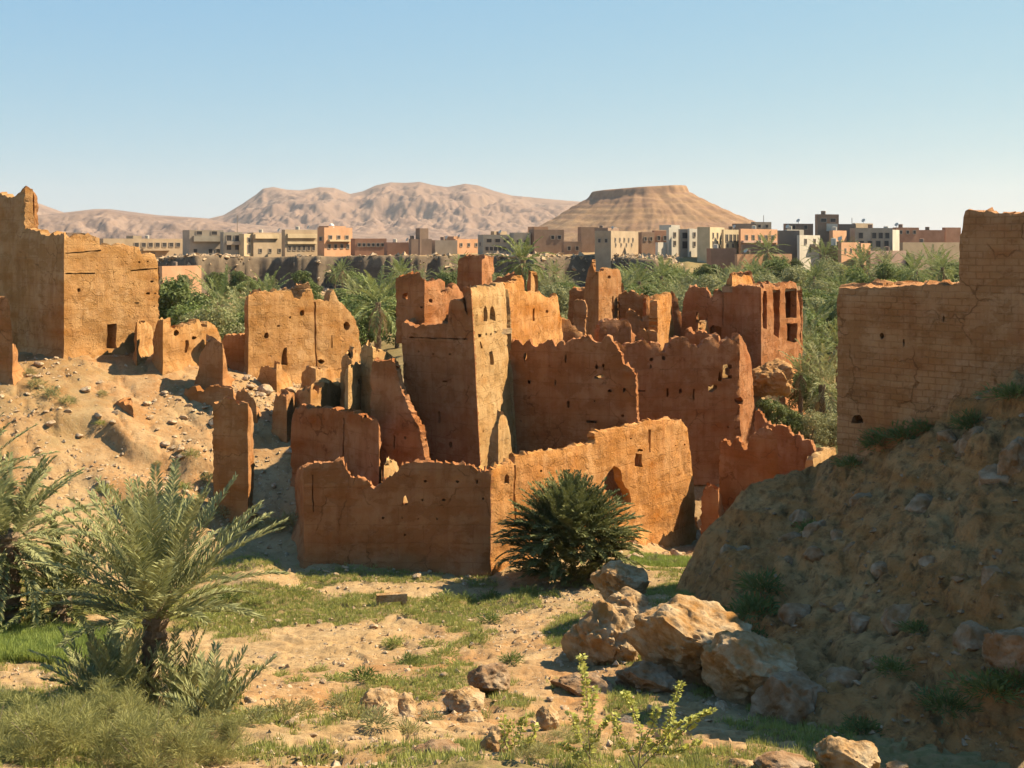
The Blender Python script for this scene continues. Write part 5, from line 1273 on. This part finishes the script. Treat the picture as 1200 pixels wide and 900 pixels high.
boulder(1185, 760, 30.0, (1.6,1.4,1.4), 'big half buried rock low on the spur at the right edge', 38, M_SPUR, rz=.2, **K)
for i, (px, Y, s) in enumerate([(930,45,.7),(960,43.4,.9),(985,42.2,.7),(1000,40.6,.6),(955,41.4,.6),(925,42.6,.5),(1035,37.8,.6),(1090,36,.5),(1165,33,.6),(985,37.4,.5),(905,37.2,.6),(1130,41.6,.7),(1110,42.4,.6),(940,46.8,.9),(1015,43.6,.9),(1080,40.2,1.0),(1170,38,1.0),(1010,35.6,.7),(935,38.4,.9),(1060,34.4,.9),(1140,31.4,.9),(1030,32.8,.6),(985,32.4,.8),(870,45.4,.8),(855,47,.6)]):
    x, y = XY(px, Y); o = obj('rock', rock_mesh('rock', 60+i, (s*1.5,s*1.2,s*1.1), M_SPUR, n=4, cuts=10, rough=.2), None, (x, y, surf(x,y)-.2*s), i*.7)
    tag(o, None, 'rock', 'rocks half buried in the shaded spur'); o['_px'] = px
label_row([(o, o['_px']) for o in COL.objects if '_px' in o], 'brown rock half buried in the shaded spur, {} from left', 'rock', 'rocks half buried in the shaded spur')
for o in COL.objects:
    if '_px' in o: del o['_px']
boulder(903, 440, 82.5, (3.8,2.8,2.6), 'sunlit earth heap spilling from under the columned ruin', 39, M_TAN, rz=.4, n=5, cuts=16, rough=.4, name='earth_heap')
# pale squared beam lying on the green strip
m = MB(); m.box(-.62,-.16,-.14,.62,.16,.16); m.box(-.60,-.20,-.34,-.42,.2,-.142); m.box(.40,-.18,-.34,.58,.18,-.142)
o = obj('stone_trough', m.mesh('stone_trough', M_ROCK), None, P(459, 712, 50.2), R(12)); tag(o, 'long pale block lying on the green strip before the enclosure', 'stone block')
x, y, z = P(459, 712, 50.2); o.location.z = gsurf(x, y) + .3

# loose stones, each its own object
STN = [rock_mesh('stone', 700+i, (1,.85,.7), M_STONE, n=3, cuts=10, rough=.2, cut=(.5,.9)) for i in range(8)]
rs = random.Random(9); STZ = {}
def stones(zn, n, px0, px1, Y0, Y1, s0, s1, f=gsurf):
    for _ in range(n):
        px = rs.uniform(px0, px1); Y = rs.uniform(Y0, Y1); x, y = XY(px, Y); s = s0 + (s1-s0)*rs.random()**2.2
        o = obj('stone', rs.choice(STN), None, (x, y, f(x, y) + s*.12), rs.uniform(0,6.28), (s, s*rs.uniform(.7,1.2), s*rs.uniform(.6,1.1)))
        STZ.setdefault(zn, []).append((o, px))
stones('rubble slope below the wide sunlit wall', 46, 285, 425, 72, 82, .35, 1.2)
stones('slope around the free standing pillar', 26, 190, 345, 62, 73, .25, .9)
stones('upper left slope', 30, 30, 220, 66, 76, .2, .75)
stones('lower left slope', 14, 30, 240, 60, 66, .2, .5)
stones('foot of the enclosure right wall', 22, 735, 822, 61, 69.5, .25, .8)
stones('rubble heap before the long dark wall', 20, 815, 895, 71.5, 75, .4, 1.25)
stones('foot of the enclosure left wall', 24, 352, 580, 54.6, 56.0, .12, .5)
stones('rubble between the fin and the low walls', 22, 338, 440, 65, 73, .3, .9)
stones('ground around the great rock', 20, 640, 960, 29, 36, .2, .7)
stones('valley floor near the two-faced boulder', 34, 260, 640, 25, 37, .12, .38)
stones('valley floor around the green strip', 26, 260, 660, 38, 50, .15, .45)
stones('rubble below the columned ruin', 12, 880, 935, 82, 84.5, .4, 1.0)
stones('rubble on the mound behind the dark walls', 18, 690, 800, 79, 84, .4, 1.1)
for zn, it in STZ.items():
    for o, px in it: tag(o, 'tan loose stone lying on the ' + zn, 'stone', 'loose stones on the ' + zn)

# gravel and crumbs that nobody could count
def gravel(name, n, reg, s0, s1, seed, f=gz, mat=None):
    rng = np.random.default_rng(seed)
    base = np.array([(1,0,0),(-1,0,0),(0,1,0),(0,-1,0),(0,0,1),(0,0,-1)], float); F8 = np.array([(0,2,4),(2,1,4),(1,3,4),(3,0,4),(2,0,5),(1,2,5),(3,1,5),(0,3,5)])
    px = rng.uniform(reg[0], reg[1], n); Y = np.sqrt(rng.uniform(reg[2]**2, reg[3]**2, n)); X = (px-CX)/F*Y
    d = fbm(X*.3, Y*.3, oct=3, seed=seed)*.5 + .5; v, fl = veg_mask(X, Y)
    k = rng.uniform(0,1,n) < np.clip((d-.3)*1.8, .03, 1)*(1-fl)
    X, Y = X[k], Y[k]; n = len(X); Z = f(X, Y, True)
    s = (s0 + (s1-s0)*rng.uniform(0,1,n)**3)[:, None, None]
    V = base[None]*rng.uniform(.55, 1.25, (n,6,1))*s*np.array([1,.9,.65]) + rng.normal(0,.22,(n,6,3))*s
    a = rng.uniform(0,6.28,n); c, sn = np.cos(a)[:, None], np.sin(a)[:, None]
    V = np.stack([V[...,0]*c - V[...,1]*sn, V[...,0]*sn + V[...,1]*c, V[...,2]], -1) + np.stack([X, Y, Z], -1)[:, None] + np.array([0,0,.05])*s
    T = (F8[None] + (np.arange(n)*6)[:, None, None]).reshape(-1,3)
    o = obj(name, mesh_np(name, V.reshape(-1,3), [T], mat or M_STONE), None); tag(o, kind='stuff'); return o
gravel('gravel', 24000, (-30, 1000, 21, 56), .02, .12, 601)
gravel('rubble', 9000, (-30, 460, 58, 84), .04, .2, 602)
gravel('wall_rubble', 3000, (720, 960, 60, 86), .06, .3, 603)
gravel('spur_rubble', 3500, (800, 1220, 26, 48), .03, .16, 604, hz, M_SPUR)
gravel('bank_rubble', 5000, (170, 800, 256, 275), .25, 1.1, 605)
# ================================================================== THE TOWN ON THE PLATEAU
TOWNM = {}
def tm(c):
    if c not in TOWNM: TOWNM[c] = mat_plain('house wall', tuple(q*.86 for q in c), .95, .16, .35)
    return TOWNM[c]
M_PANE = mat_plain('dark window', (.055,.048,.042), .4, .1, 1)
M_FRAME = mat_plain('window surround', (.33,.26,.19), .8, .1, 1)
def window_mesh(w, h, frame):
    m = MB(); t = .12
    m.box(-w/2-t, -.07, -h/2-t, -w/2, .02, h/2+t); m.box(w/2, -.07, -h/2-t, w/2+t, .02, h/2+t)
    m.box(-w/2, -.07, h/2, w/2, .02, h/2+t); m.box(-w/2, -.09, -h/2-t, w/2, .02, -h/2)
    a = m.mesh('window', frame); p = MB(); p.box(-w/2, -.02, -h/2, w/2, .015, h/2); return a, p.mesh('pane', M_PANE)
WM = {}
def windows(par_, A, d, n, u0, u1, z, k, w, h, frame, pane_child=True):
    """k windows along a facade that starts at A, runs along d and looks out along n"""
    w, h = w*.8, h*.78
    key = (round(w,2), round(h,2), frame.name)
    if key not in WM: WM[key] = window_mesh(w, h, frame)
    for i in range(k):
        if k > 3 and rw.random() < .12: continue
        u = u0 + (u1-u0)*(i+.5)/k
        p = A + d*u
        f = obj('window', WM[key][0], par_, (p[0]+n[0]*.03, p[1]+n[1]*.03, z), math.atan2(d[1], d[0]))
        obj('pane', WM[key][1], f)
HOUSES = []
rw = random.Random(21)
def house(px0, pc, px1, yt, yb, Y, col, label, right=(), left=(), phi=R(40), parapet=.0, roofcol=None, extra=(), ytr=None):
    """a flat roofed block seen corner on: left edge px0, near corner pc, right edge px1, roof row yt, foot row yb.
    right/left: rows of windows as (row px, count, width m, height m[, u0, u1])"""
    if col in (TAN, YEL, ORG, WHT, PNK): phi = phi + R(22)
    X, _ = XY(pc, Y)
    def run(px, d):
        k = (px-CX)/F; t = (k*Y - X)/(d[0] - k*d[1]); return min(max(t, .4), 40)
    dr = np.array((math.cos(phi), math.sin(phi))); dl = np.array((-math.sin(phi), math.cos(phi)))
    wr = run(px1, dr); wl = run(px0, dl) if pc > px0 + .5 else 6.0
    wl = min(wl, 22)
    ztop = (H-yt)/F*Y; zbot = gsurf(X, Y)
    zbot = min(zbot, (H-yb)/F*Y)
    o = empty('town_house', (X, Y, zbot)); tag(o, label, 'house', 'houses of the town')
    hgt = ztop - zbot; deep = 8.0
    c = np.array([(0,0), dr*wr, dr*wr + dl*max(wl, .5), dl*max(wl, .5)])
    wall, roof = MB(), MB()
    n = 4; pw = .28; ph = .55 + parapet
    z0, z1 = -2.5, hgt
    cen = c.mean(axis=0); inn = np.array([p + (cen-p)/np.linalg.norm(cen-p)*pw*1.4 for p in c])
    V = [(*p, z0) for p in c] + [(*p, z1) for p in c] + [(*p, z1) for p in inn] + [(*p, z1-ph) for p in inn]
    Q = []
    for i in range(4):
        j = (i+1) % 4; Q += [(i, j, 4+j, 4+i), (4+i, 4+j, 8+j, 8+i), (8+i, 8+j, 12+j, 12+i)]
    wall.add(V, Q); obj('wall', wall.mesh('wall', tm(col)), o)
    roof.add([(*p, z1-ph) for p in inn], [(0,1,2,3)]); roof.add([(*(p*.98 + cen*.02), z1-ph-.06) for p in inn], [(3,2,1,0)])
    obj('roof', roof.mesh('roof', tm(roofcol or (.36,.25,.16))), o)
    nr, nl = np.array((dr[1], -dr[0])), np.array((-dl[1], dl[0])) * 1.0
    nl = np.array((-dr[0], -dr[1]))
    for row in right:
        py, k, w, h = row[:4]; u0, u1 = (row[4], row[5]) if len(row) > 4 else (.06, .94)
        windows(o, np.zeros(2), dr, nr, u0*wr, u1*wr, (H-py)/F*Y - zbot, k, w, h, M_FRAME)
    for row in left:
        py, k, w, h = row[:4]
        windows(o, dl*wl, -dl, nl, .08*wl, .92*wl, (H-py)/F*Y - zbot, k, w, h, M_FRAME)
    extra = list(extra)
    if wr > 5 and rw.random() < .6: extra.append(('tank', rw.uniform(.2,.8)*wr, rw.uniform(1,3)))
    if wr > 5 and rw.random() < .5: extra.append(('dish', rw.uniform(.1,.9)*wr, .5))
    for e in extra:
        kind = e[0]
        m = MB()
        if kind == 'band':                       # a projecting balcony or string course on the right facade: (row, thickness m, out m, u0, u1)
            z = (H-e[1])/F*Y - zbot; a, b = dr*wr*e[4], dr*wr*e[5]; q = nr*e[3]
            pts = [a-nr*.01, b-nr*.01, b+q, a+q]; V = [(*p, z) for p in pts] + [(*p, z+e[2]) for p in pts]
            m.add(V, [(0,1,2,3),(7,6,5,4),(0,3,7,4),(3,2,6,7),(2,1,5,6),(1,0,4,5)]); obj('balcony', m.mesh('balcony', tm(e[6])), o)
        elif kind == 'room':                     # a stair room on the roof: (px0, px1, row top, colour)
            u0, u1 = (run(e[1], dr) if e[1] > pc else .2), run(e[2], dr); z = (H-e[3])/F*Y - zbot
            a, b = dr*u0 + dl*.8, dr*u1 + dl*.8; q = dl*3.2
            pts = [a, b, b+q, a+q]; V = [(*p, z1-ph+.01) for p in pts] + [(*p, z) for p in pts]
            m.add(V, [(3,2,1,0),(4,5,6,7),(0,1,5,4),(1,2,6,5),(2,3,7,6),(3,0,4,7)]); obj('roof_room', m.mesh('roof_room', tm(e[4])), o)
        elif kind == 'tank':
            p = dr*e[1] + dl*e[2]; m.tube([(p[0],p[1],z1-ph),(p[0],p[1],z1+.75),(p[0],p[1],z1+.8)], [.5,.5,.2], 10); obj('water_tank', m.mesh('water_tank', tm(WHT if rw.random() < .4 else DRK)), o)
        elif kind == 'dish':
            p = dr*e[1] + dl*.8; m.tube([(p[0],p[1],z1-ph),(p[0],p[1],z1+.6)], .05, 5); m.tube([(p[0]-.12,p[1]-.1,z1+.7),(p[0]-.02,p[1]-.02,z1+.62),(p[0],p[1],z1+.6)], [.48,.3,.05], 10); obj('satellite_dish', m.mesh('satellite_dish', tm(WHT)), o)
        elif kind == 'dome':
            u = run(e[1], dr); p = dr*u + dl*1.5; z = z1
            t = np.linspace(0, 1, 9); m.tube(np.c_[np.full(9,p[0]), np.full(9,p[1]), z - .5 + t*1.5], .8*np.sqrt(np.clip(1-t**2, 0.002, 1)), 12); obj('dome', m.mesh('dome', tm((.85,.8,.7)), True), o)
        elif kind == 'pole':
            u = run(e[1], dr); p = dr*u + dl*1.0; m.tube([(p[0],p[1],z1-.6),(p[0],p[1],z1+e[2])], .07, 5); obj('mast', m.mesh('mast', M_WOOD), o)
    HOUSES.append(o); return o
TAN=(.46,.33,.20); YEL=(.62,.46,.26); ORG=(.62,.32,.16); RED_=(.42,.21,.12); BRN=(.34,.21,.13); GRY=(.42,.33,.235); GRG=(.40,.34,.25); WHT=(.62,.53,.40); DRK=(.30,.20,.135); PNK=(.55,.34,.24)
w1, w2 = 1.0, 1.3
house(72,78,96,272.5,284,250, DRK, 'small dark hut peeping over the roof of the doorway house')
house(114,121,217,279.5,309,285, TAN, 'long low tan house with a band of windows right of the doorway house', [(287,7,1.3,1.2,.35,.95),(299,4,1.0,1.4,.1,.9)], phi=R(24), extra=[('band',294,.5,1.0,.45,.8,TAN),('room',158,168,276,TAN)])
house(214,222,262,269.5,304,282, GRY, 'grey two storey house with a dark shaded end', [(273,2,1.6,1.0),(294.5,4,1.1,1.3)], phi=R(35), extra=[('band',283,1.3,.7,.1,.95,GRG)])
house(258,262,284,272,303,283, GRG, 'narrow grey house with a balcony between two bigger houses', [(279,2,1.4,1.6),(290,2,1.3,1.4)], phi=R(35), extra=[('band',287,.8,.8,.1,.9,GRY),('pole',280,4)])
house(280,286,297,274,302,284, YEL, 'small yellowish house at the left end of the long double roofed block', [(281,1,1.2,1.2),(292,1,1.1,2.4)])
house(290,297,335,272.5,299,286, TAN, 'tan left half of the long double roofed block', [(294,3,1.0,1.1)], phi=R(30), extra=[('band',279.5,1.0,.5,.02,.75,YEL)])
house(330,334,372,269,298,287, TAN, 'taller right half of the long double roofed block', [(291,6,1.0,1.2)], phi=R(26), extra=[('band',279,1.0,.5,.05,.95,YEL),('band',286,.6,.4,.05,.95,YEL)])
house(372,380,413,266.5,294,284, ORG, 'reddish house with a little white dome on its roof', [(278,3,1.3,1.0),(289,4,1.0,1.2)], [(280,1,1,1)], phi=R(32), extra=[('dome',394),('band',283,.4,.9,.1,.9,YEL),('room',388,408,268*0+264.5,ORG)])
house(411,416,453,279.5,293,284, RED_, 'low red brown house right of the domed house', [(287,6,.8,.9)], phi=R(28))
house(450,454,482,284,293.5,283, RED_, 'low red wall-like house before the dark stone tower', phi=R(24))
house(479,482,506,280,297,280, DRK, 'dark ruined base of the stone tower', phi=R(30))
house(487,492,502,267.5,297,281, DRK, 'dark square stone tower standing alone on the bank', phi=R(38))
house(505,510,536,281.5,292,283, GRY, 'low grey house right of the dark stone tower', phi=R(28))
house(531,534,564,280,293,288, ORG, 'low orange house with a small room on its roof', [(287,3,.9,.9)], phi=R(28), extra=[('room',534,542,277,ORG)])
house(560,566,600,275,299,279, GRG, 'grey green house with a row of small white windows', [(282,3,1.5,1.0),(291.5,6,1.0,1.1)], [(286,1,1,1)], phi=R(24))
house(575,579,594,271,290,296, TAN, 'tan block behind the grey green house', phi=R(28))
house(597,602,622,272.5,299,280, GRG, 'grey green house end beside the big plain brown house', [(284,2,1.2,1.3)], phi=R(24))
house(620,626,661,269,300,281, BRN, 'big plain brown house with a straight roofline', [(278,2,1.0,1.0,.5,.95)], phi=R(26), extra=[('room',628,644,265.5,ORG)])
house(658,661,682,283,299,279, BRN, 'low brown house below the mesa', [(291,2,.9,1.1)], phi=R(26))
house(677,681,701,266,288,296, BRN, 'brown block whose right end is a sunlit orange wall', phi=R(26))
house(699,702,720,267.5,284,300, YEL, 'sunlit orange yellow wall block behind the fortress-like house', phi=R(30))
house(697,716,751,270.5,303,272, TAN, 'fortress-like tan house with two rows of small dark windows', [(281,6,.7,1.0),(287,5,.6,.8)], [(282,2,.7,1)], phi=R(42), extra=[('room',704,729,267,BRN)])
house(748,752,767,272,294,280, BRN, 'brown house wedged right of the fortress-like house', [(280,2,.8,1)], phi=R(34))
house(764,767,784,270,292,284, RED_, 'dark red house left of the white and grey house', [(279,2,1,1.2)], phi=R(30))
house(768,771,786,284,296,270, WHT, 'low pale shed at the foot of the white and grey house', phi=R(26))
house(781,784,797,266.5,297,272, WHT, 'left white bay of the white and grey house', [(275,1,1.0,1.2),(285,1,1,1.2)], phi=R(26), extra=[('room',790,800,263.5,WHT)])
house(795,797,808,268.5,297,272.6, GRY, 'grey recessed middle of the white and grey house', [(276,1,1.6,1.6),(287,1,1.6,2)], phi=R(20))
house(806,808,819,268,297,272, WHT, 'right white bay of the white and grey house', [(275,1,1.0,1.2),(286,1,1,1.2)], phi=R(26))
house(817,832,849,266,301,262, YEL, 'tall yellow white house with a brown shaded side', [(276,3,1.1,1.4),(286,3,1.1,1.4)], phi=R(44))
house(846,848,869,269,292,266, YEL, 'yellow house with four tall dark windows', [(279,4,1.1,1.9),(288,3,.8,.9)], phi=R(30))
house(866,868,911,268,289,268, ORG, 'long orange house with five square windows', [(279,5,1.4,1.6)], phi=R(30), extra=[('band',284.5,.5,.5,.02,.98,PNK)])
house(858,863,886,262,271,285, DRK, 'dark flat roofed block behind the orange house', phi=R(24))
house(880,884,904,260,270,288, GRY, 'grey block with a roof post behind the orange house', [(265,2,1,.9)], phi=R(26), extra=[('pole',898,1.6)])
house(868,870,916,286.5,298,255, BRN, 'low brown walled yard below the orange house', phi=R(18))
house(828,833,863,291,308,240, RED_, 'red garden wall block below the yellow house', phi=R(16))
house(861,864,928,298,309,232, ORG, 'long low orange garden wall above the palms', phi=R(14))
house(911,913,937,270,301,250, DRK, 'plain dark brown house right of the orange house', phi=R(12))
house(918,921,953,262,276,270, DRK, 'dark upper house with a white terrace', [(266,2,1,1)], phi=R(20))
house(920,922,942,269,277,262, WHT, 'small white terrace box under the dark upper house', phi=R(20))
house(934,937,961,275.5,308,246, WHT, 'pale cream house with a broken balcony', [(283,2,1.1,1.2),(293,1,1.1,1.2)], phi=R(30), extra=[('band',289,.5,1.2,.5,.95,GRY)])
house(955,958,983,251,302,258, BRN, 'tall dark brown tower house rising above the town', [(258,2,1.6,.9)], phi=R(20), extra=[('band',271,1.6,.3,.4,.9,WHT)])
house(972,976,992,270,284,252, ORG, 'small orange block leaning on the tall tower house', phi=R(32))
house(978,982,1003,262.5,284,266, DRK, 'dark block right of the tall tower house', phi=R(16))
house(999,1002,1023,261.5,270,275, TAN, 'flat tan roof block right of the dark block', phi=R(22), extra=[('pole',1003,1.2)])
house(996,1002,1046,267,296,258, GRY, 'grey house with a row of round topped openings', [(276,5,1.3,1.5),(286,4,1.4,1.7)], phi=R(20))
house(1040,1042,1054,269,287,262, WHT, 'cream house end right of the grey house', phi=R(38))
house(960,963,1000,283,304,240, BRN, 'low brown house below the tall tower house', phi=R(16))
house(982,986,1008,284,310,228, ORG, 'ruined orange house among the palms', [(294,3,.5,1)], phi=R(30))
house(1006,1009,1020,285,310,229, ORG, 'narrow right end of the ruined orange house', phi=R(36))
house(1014,1020,1062,294,304,232, PNK, 'low pinkish wall right of the ruined orange house', phi=R(14))
house(1046,1050,1077,266.5,282,282, RED_, 'red brown house with a flat roof at the right of the town', [(272,3,.9,.9)], phi=R(24))
house(1073,1077,1107,269.5,282,288, RED_, 'long red roofed house further right', phi=R(22))
house(1104,1108,1126,266.5,277,292, RED_, 'last red house before the adobe house', phi=R(26))
house(1054,1058,1128,284,296,256, TAN, 'long tan yard wall at the right end of the town', phi=R(10))
house(186,190,236,312,345,240, ORG, 'collapsed orange house beside the doorway house at the foot of the bank', phi=R(34))
# ================================================================== LIGHT, SKY, CAMERA
SUN_AZ = math.atan2(.935, .355)      # from +Y towards +X
SUN_EL = R(44)
w = bpy.data.worlds.new('World'); SC.world = w; w.use_nodes = True
nt = w.node_tree; nt.nodes.clear()
sky = nt.nodes.new('ShaderNodeTexSky'); sky.sky_type = 'NISHITA'; sky.sun_disc = False
sky.sun_elevation = SUN_EL; sky.sun_rotation = SUN_AZ
sky.altitude = 1500; sky.air_density = 1.0; sky.dust_density = 0.0; sky.ozone_density = .6
bg = nt.nodes.new('ShaderNodeBackground'); bg.inputs[1].default_value = .062
wo = nt.nodes.new('ShaderNodeOutputWorld')
sp = nt.nodes.new('ShaderNodeSeparateColor'); cb = nt.nodes.new('ShaderNodeCombineColor')
nt.links.new(sky.outputs[0], sp.inputs[0])
for i, (k, g) in enumerate(((1.12, .68), (2.2, .39), (4.85, .02))):      # a hazy desert sky: paler and flatter than the clear model
    pw = nt.nodes.new('ShaderNodeMath'); pw.operation = 'POWER'; pw.inputs[1].default_value = g
    ml = nt.nodes.new('ShaderNodeMath'); ml.operation = 'MULTIPLY'; ml.inputs[1].default_value = k
    nt.links.new(sp.outputs[i], pw.inputs[0]); nt.links.new(pw.outputs[0], ml.inputs[0]); nt.links.new(ml.outputs[0], cb.inputs[i])
nt.links.new(cb.outputs[0], bg.inputs[0]); nt.links.new(bg.outputs[0], wo.inputs[0])
sl = bpy.data.lights.new('sun', 'SUN'); sl.energy = 5.0; sl.angle = R(.53); sl.color = (1, .855, .63)
so = bpy.data.objects.new('sun', sl); COL.objects.link(so)
hz_m = bpy.data.materials.new('haze'); hz_m.use_nodes = True
hn = hz_m.node_tree; hn.nodes.clear(); ho = hn.nodes.new('ShaderNodeOutputMaterial'); pv = hn.nodes.new('ShaderNodeVolumePrincipled')
pv.inputs['Color'].default_value = (.93,.87,.83,1); pv.inputs['Density'].default_value = 5.0e-5; pv.inputs['Anisotropy'].default_value = .2
hn.links.new(pv.outputs[0], ho.inputs['Volume'])
hb = MB(); hb.box(-4600, -20, -44, 4600, 6600, 300)
tag(obj('haze', hb.mesh('haze', hz_m)), kind='stuff')
sd_ = Vector((math.sin(SUN_AZ)*math.cos(SUN_EL), math.cos(SUN_AZ)*math.cos(SUN_EL), math.sin(SUN_EL)))
so.rotation_euler = sd_.to_track_quat('Z', 'Y').to_euler(); so.location = (40, 20, 60)
cd = bpy.data.cameras.new('camera'); cam = bpy.data.objects.new('camera', cd); COL.objects.link(cam)
cd.sensor_width = 36; cd.sensor_fit = 'HORIZONTAL'; cd.lens = 36*F/1200; cd.shift_y = -(450-H)/1200
cd.clip_start = .1; cd.clip_end = 60000
cam.location = (0,0,0); cam.rotation_euler = (R(90),0,0); SC.camera = cam
SC.view_settings.view_transform = 'Standard'; SC.view_settings.look = 'None'; SC.view_settings.gamma = 1
SC.view_settings.use_curve_mapping = False; SC.view_settings.exposure = 1.3
SC.render.engine = 'CYCLES'
SC.cycles.use_denoising = True; SC.cycles.max_bounces = 7; SC.cycles.diffuse_bounces = 1; SC.cycles.transparent_max_bounces = 4
SC.cycles.use_adaptive_sampling = True; SC.cycles.adaptive_threshold = .02
SC.cycles.sample_clamp_indirect = 6
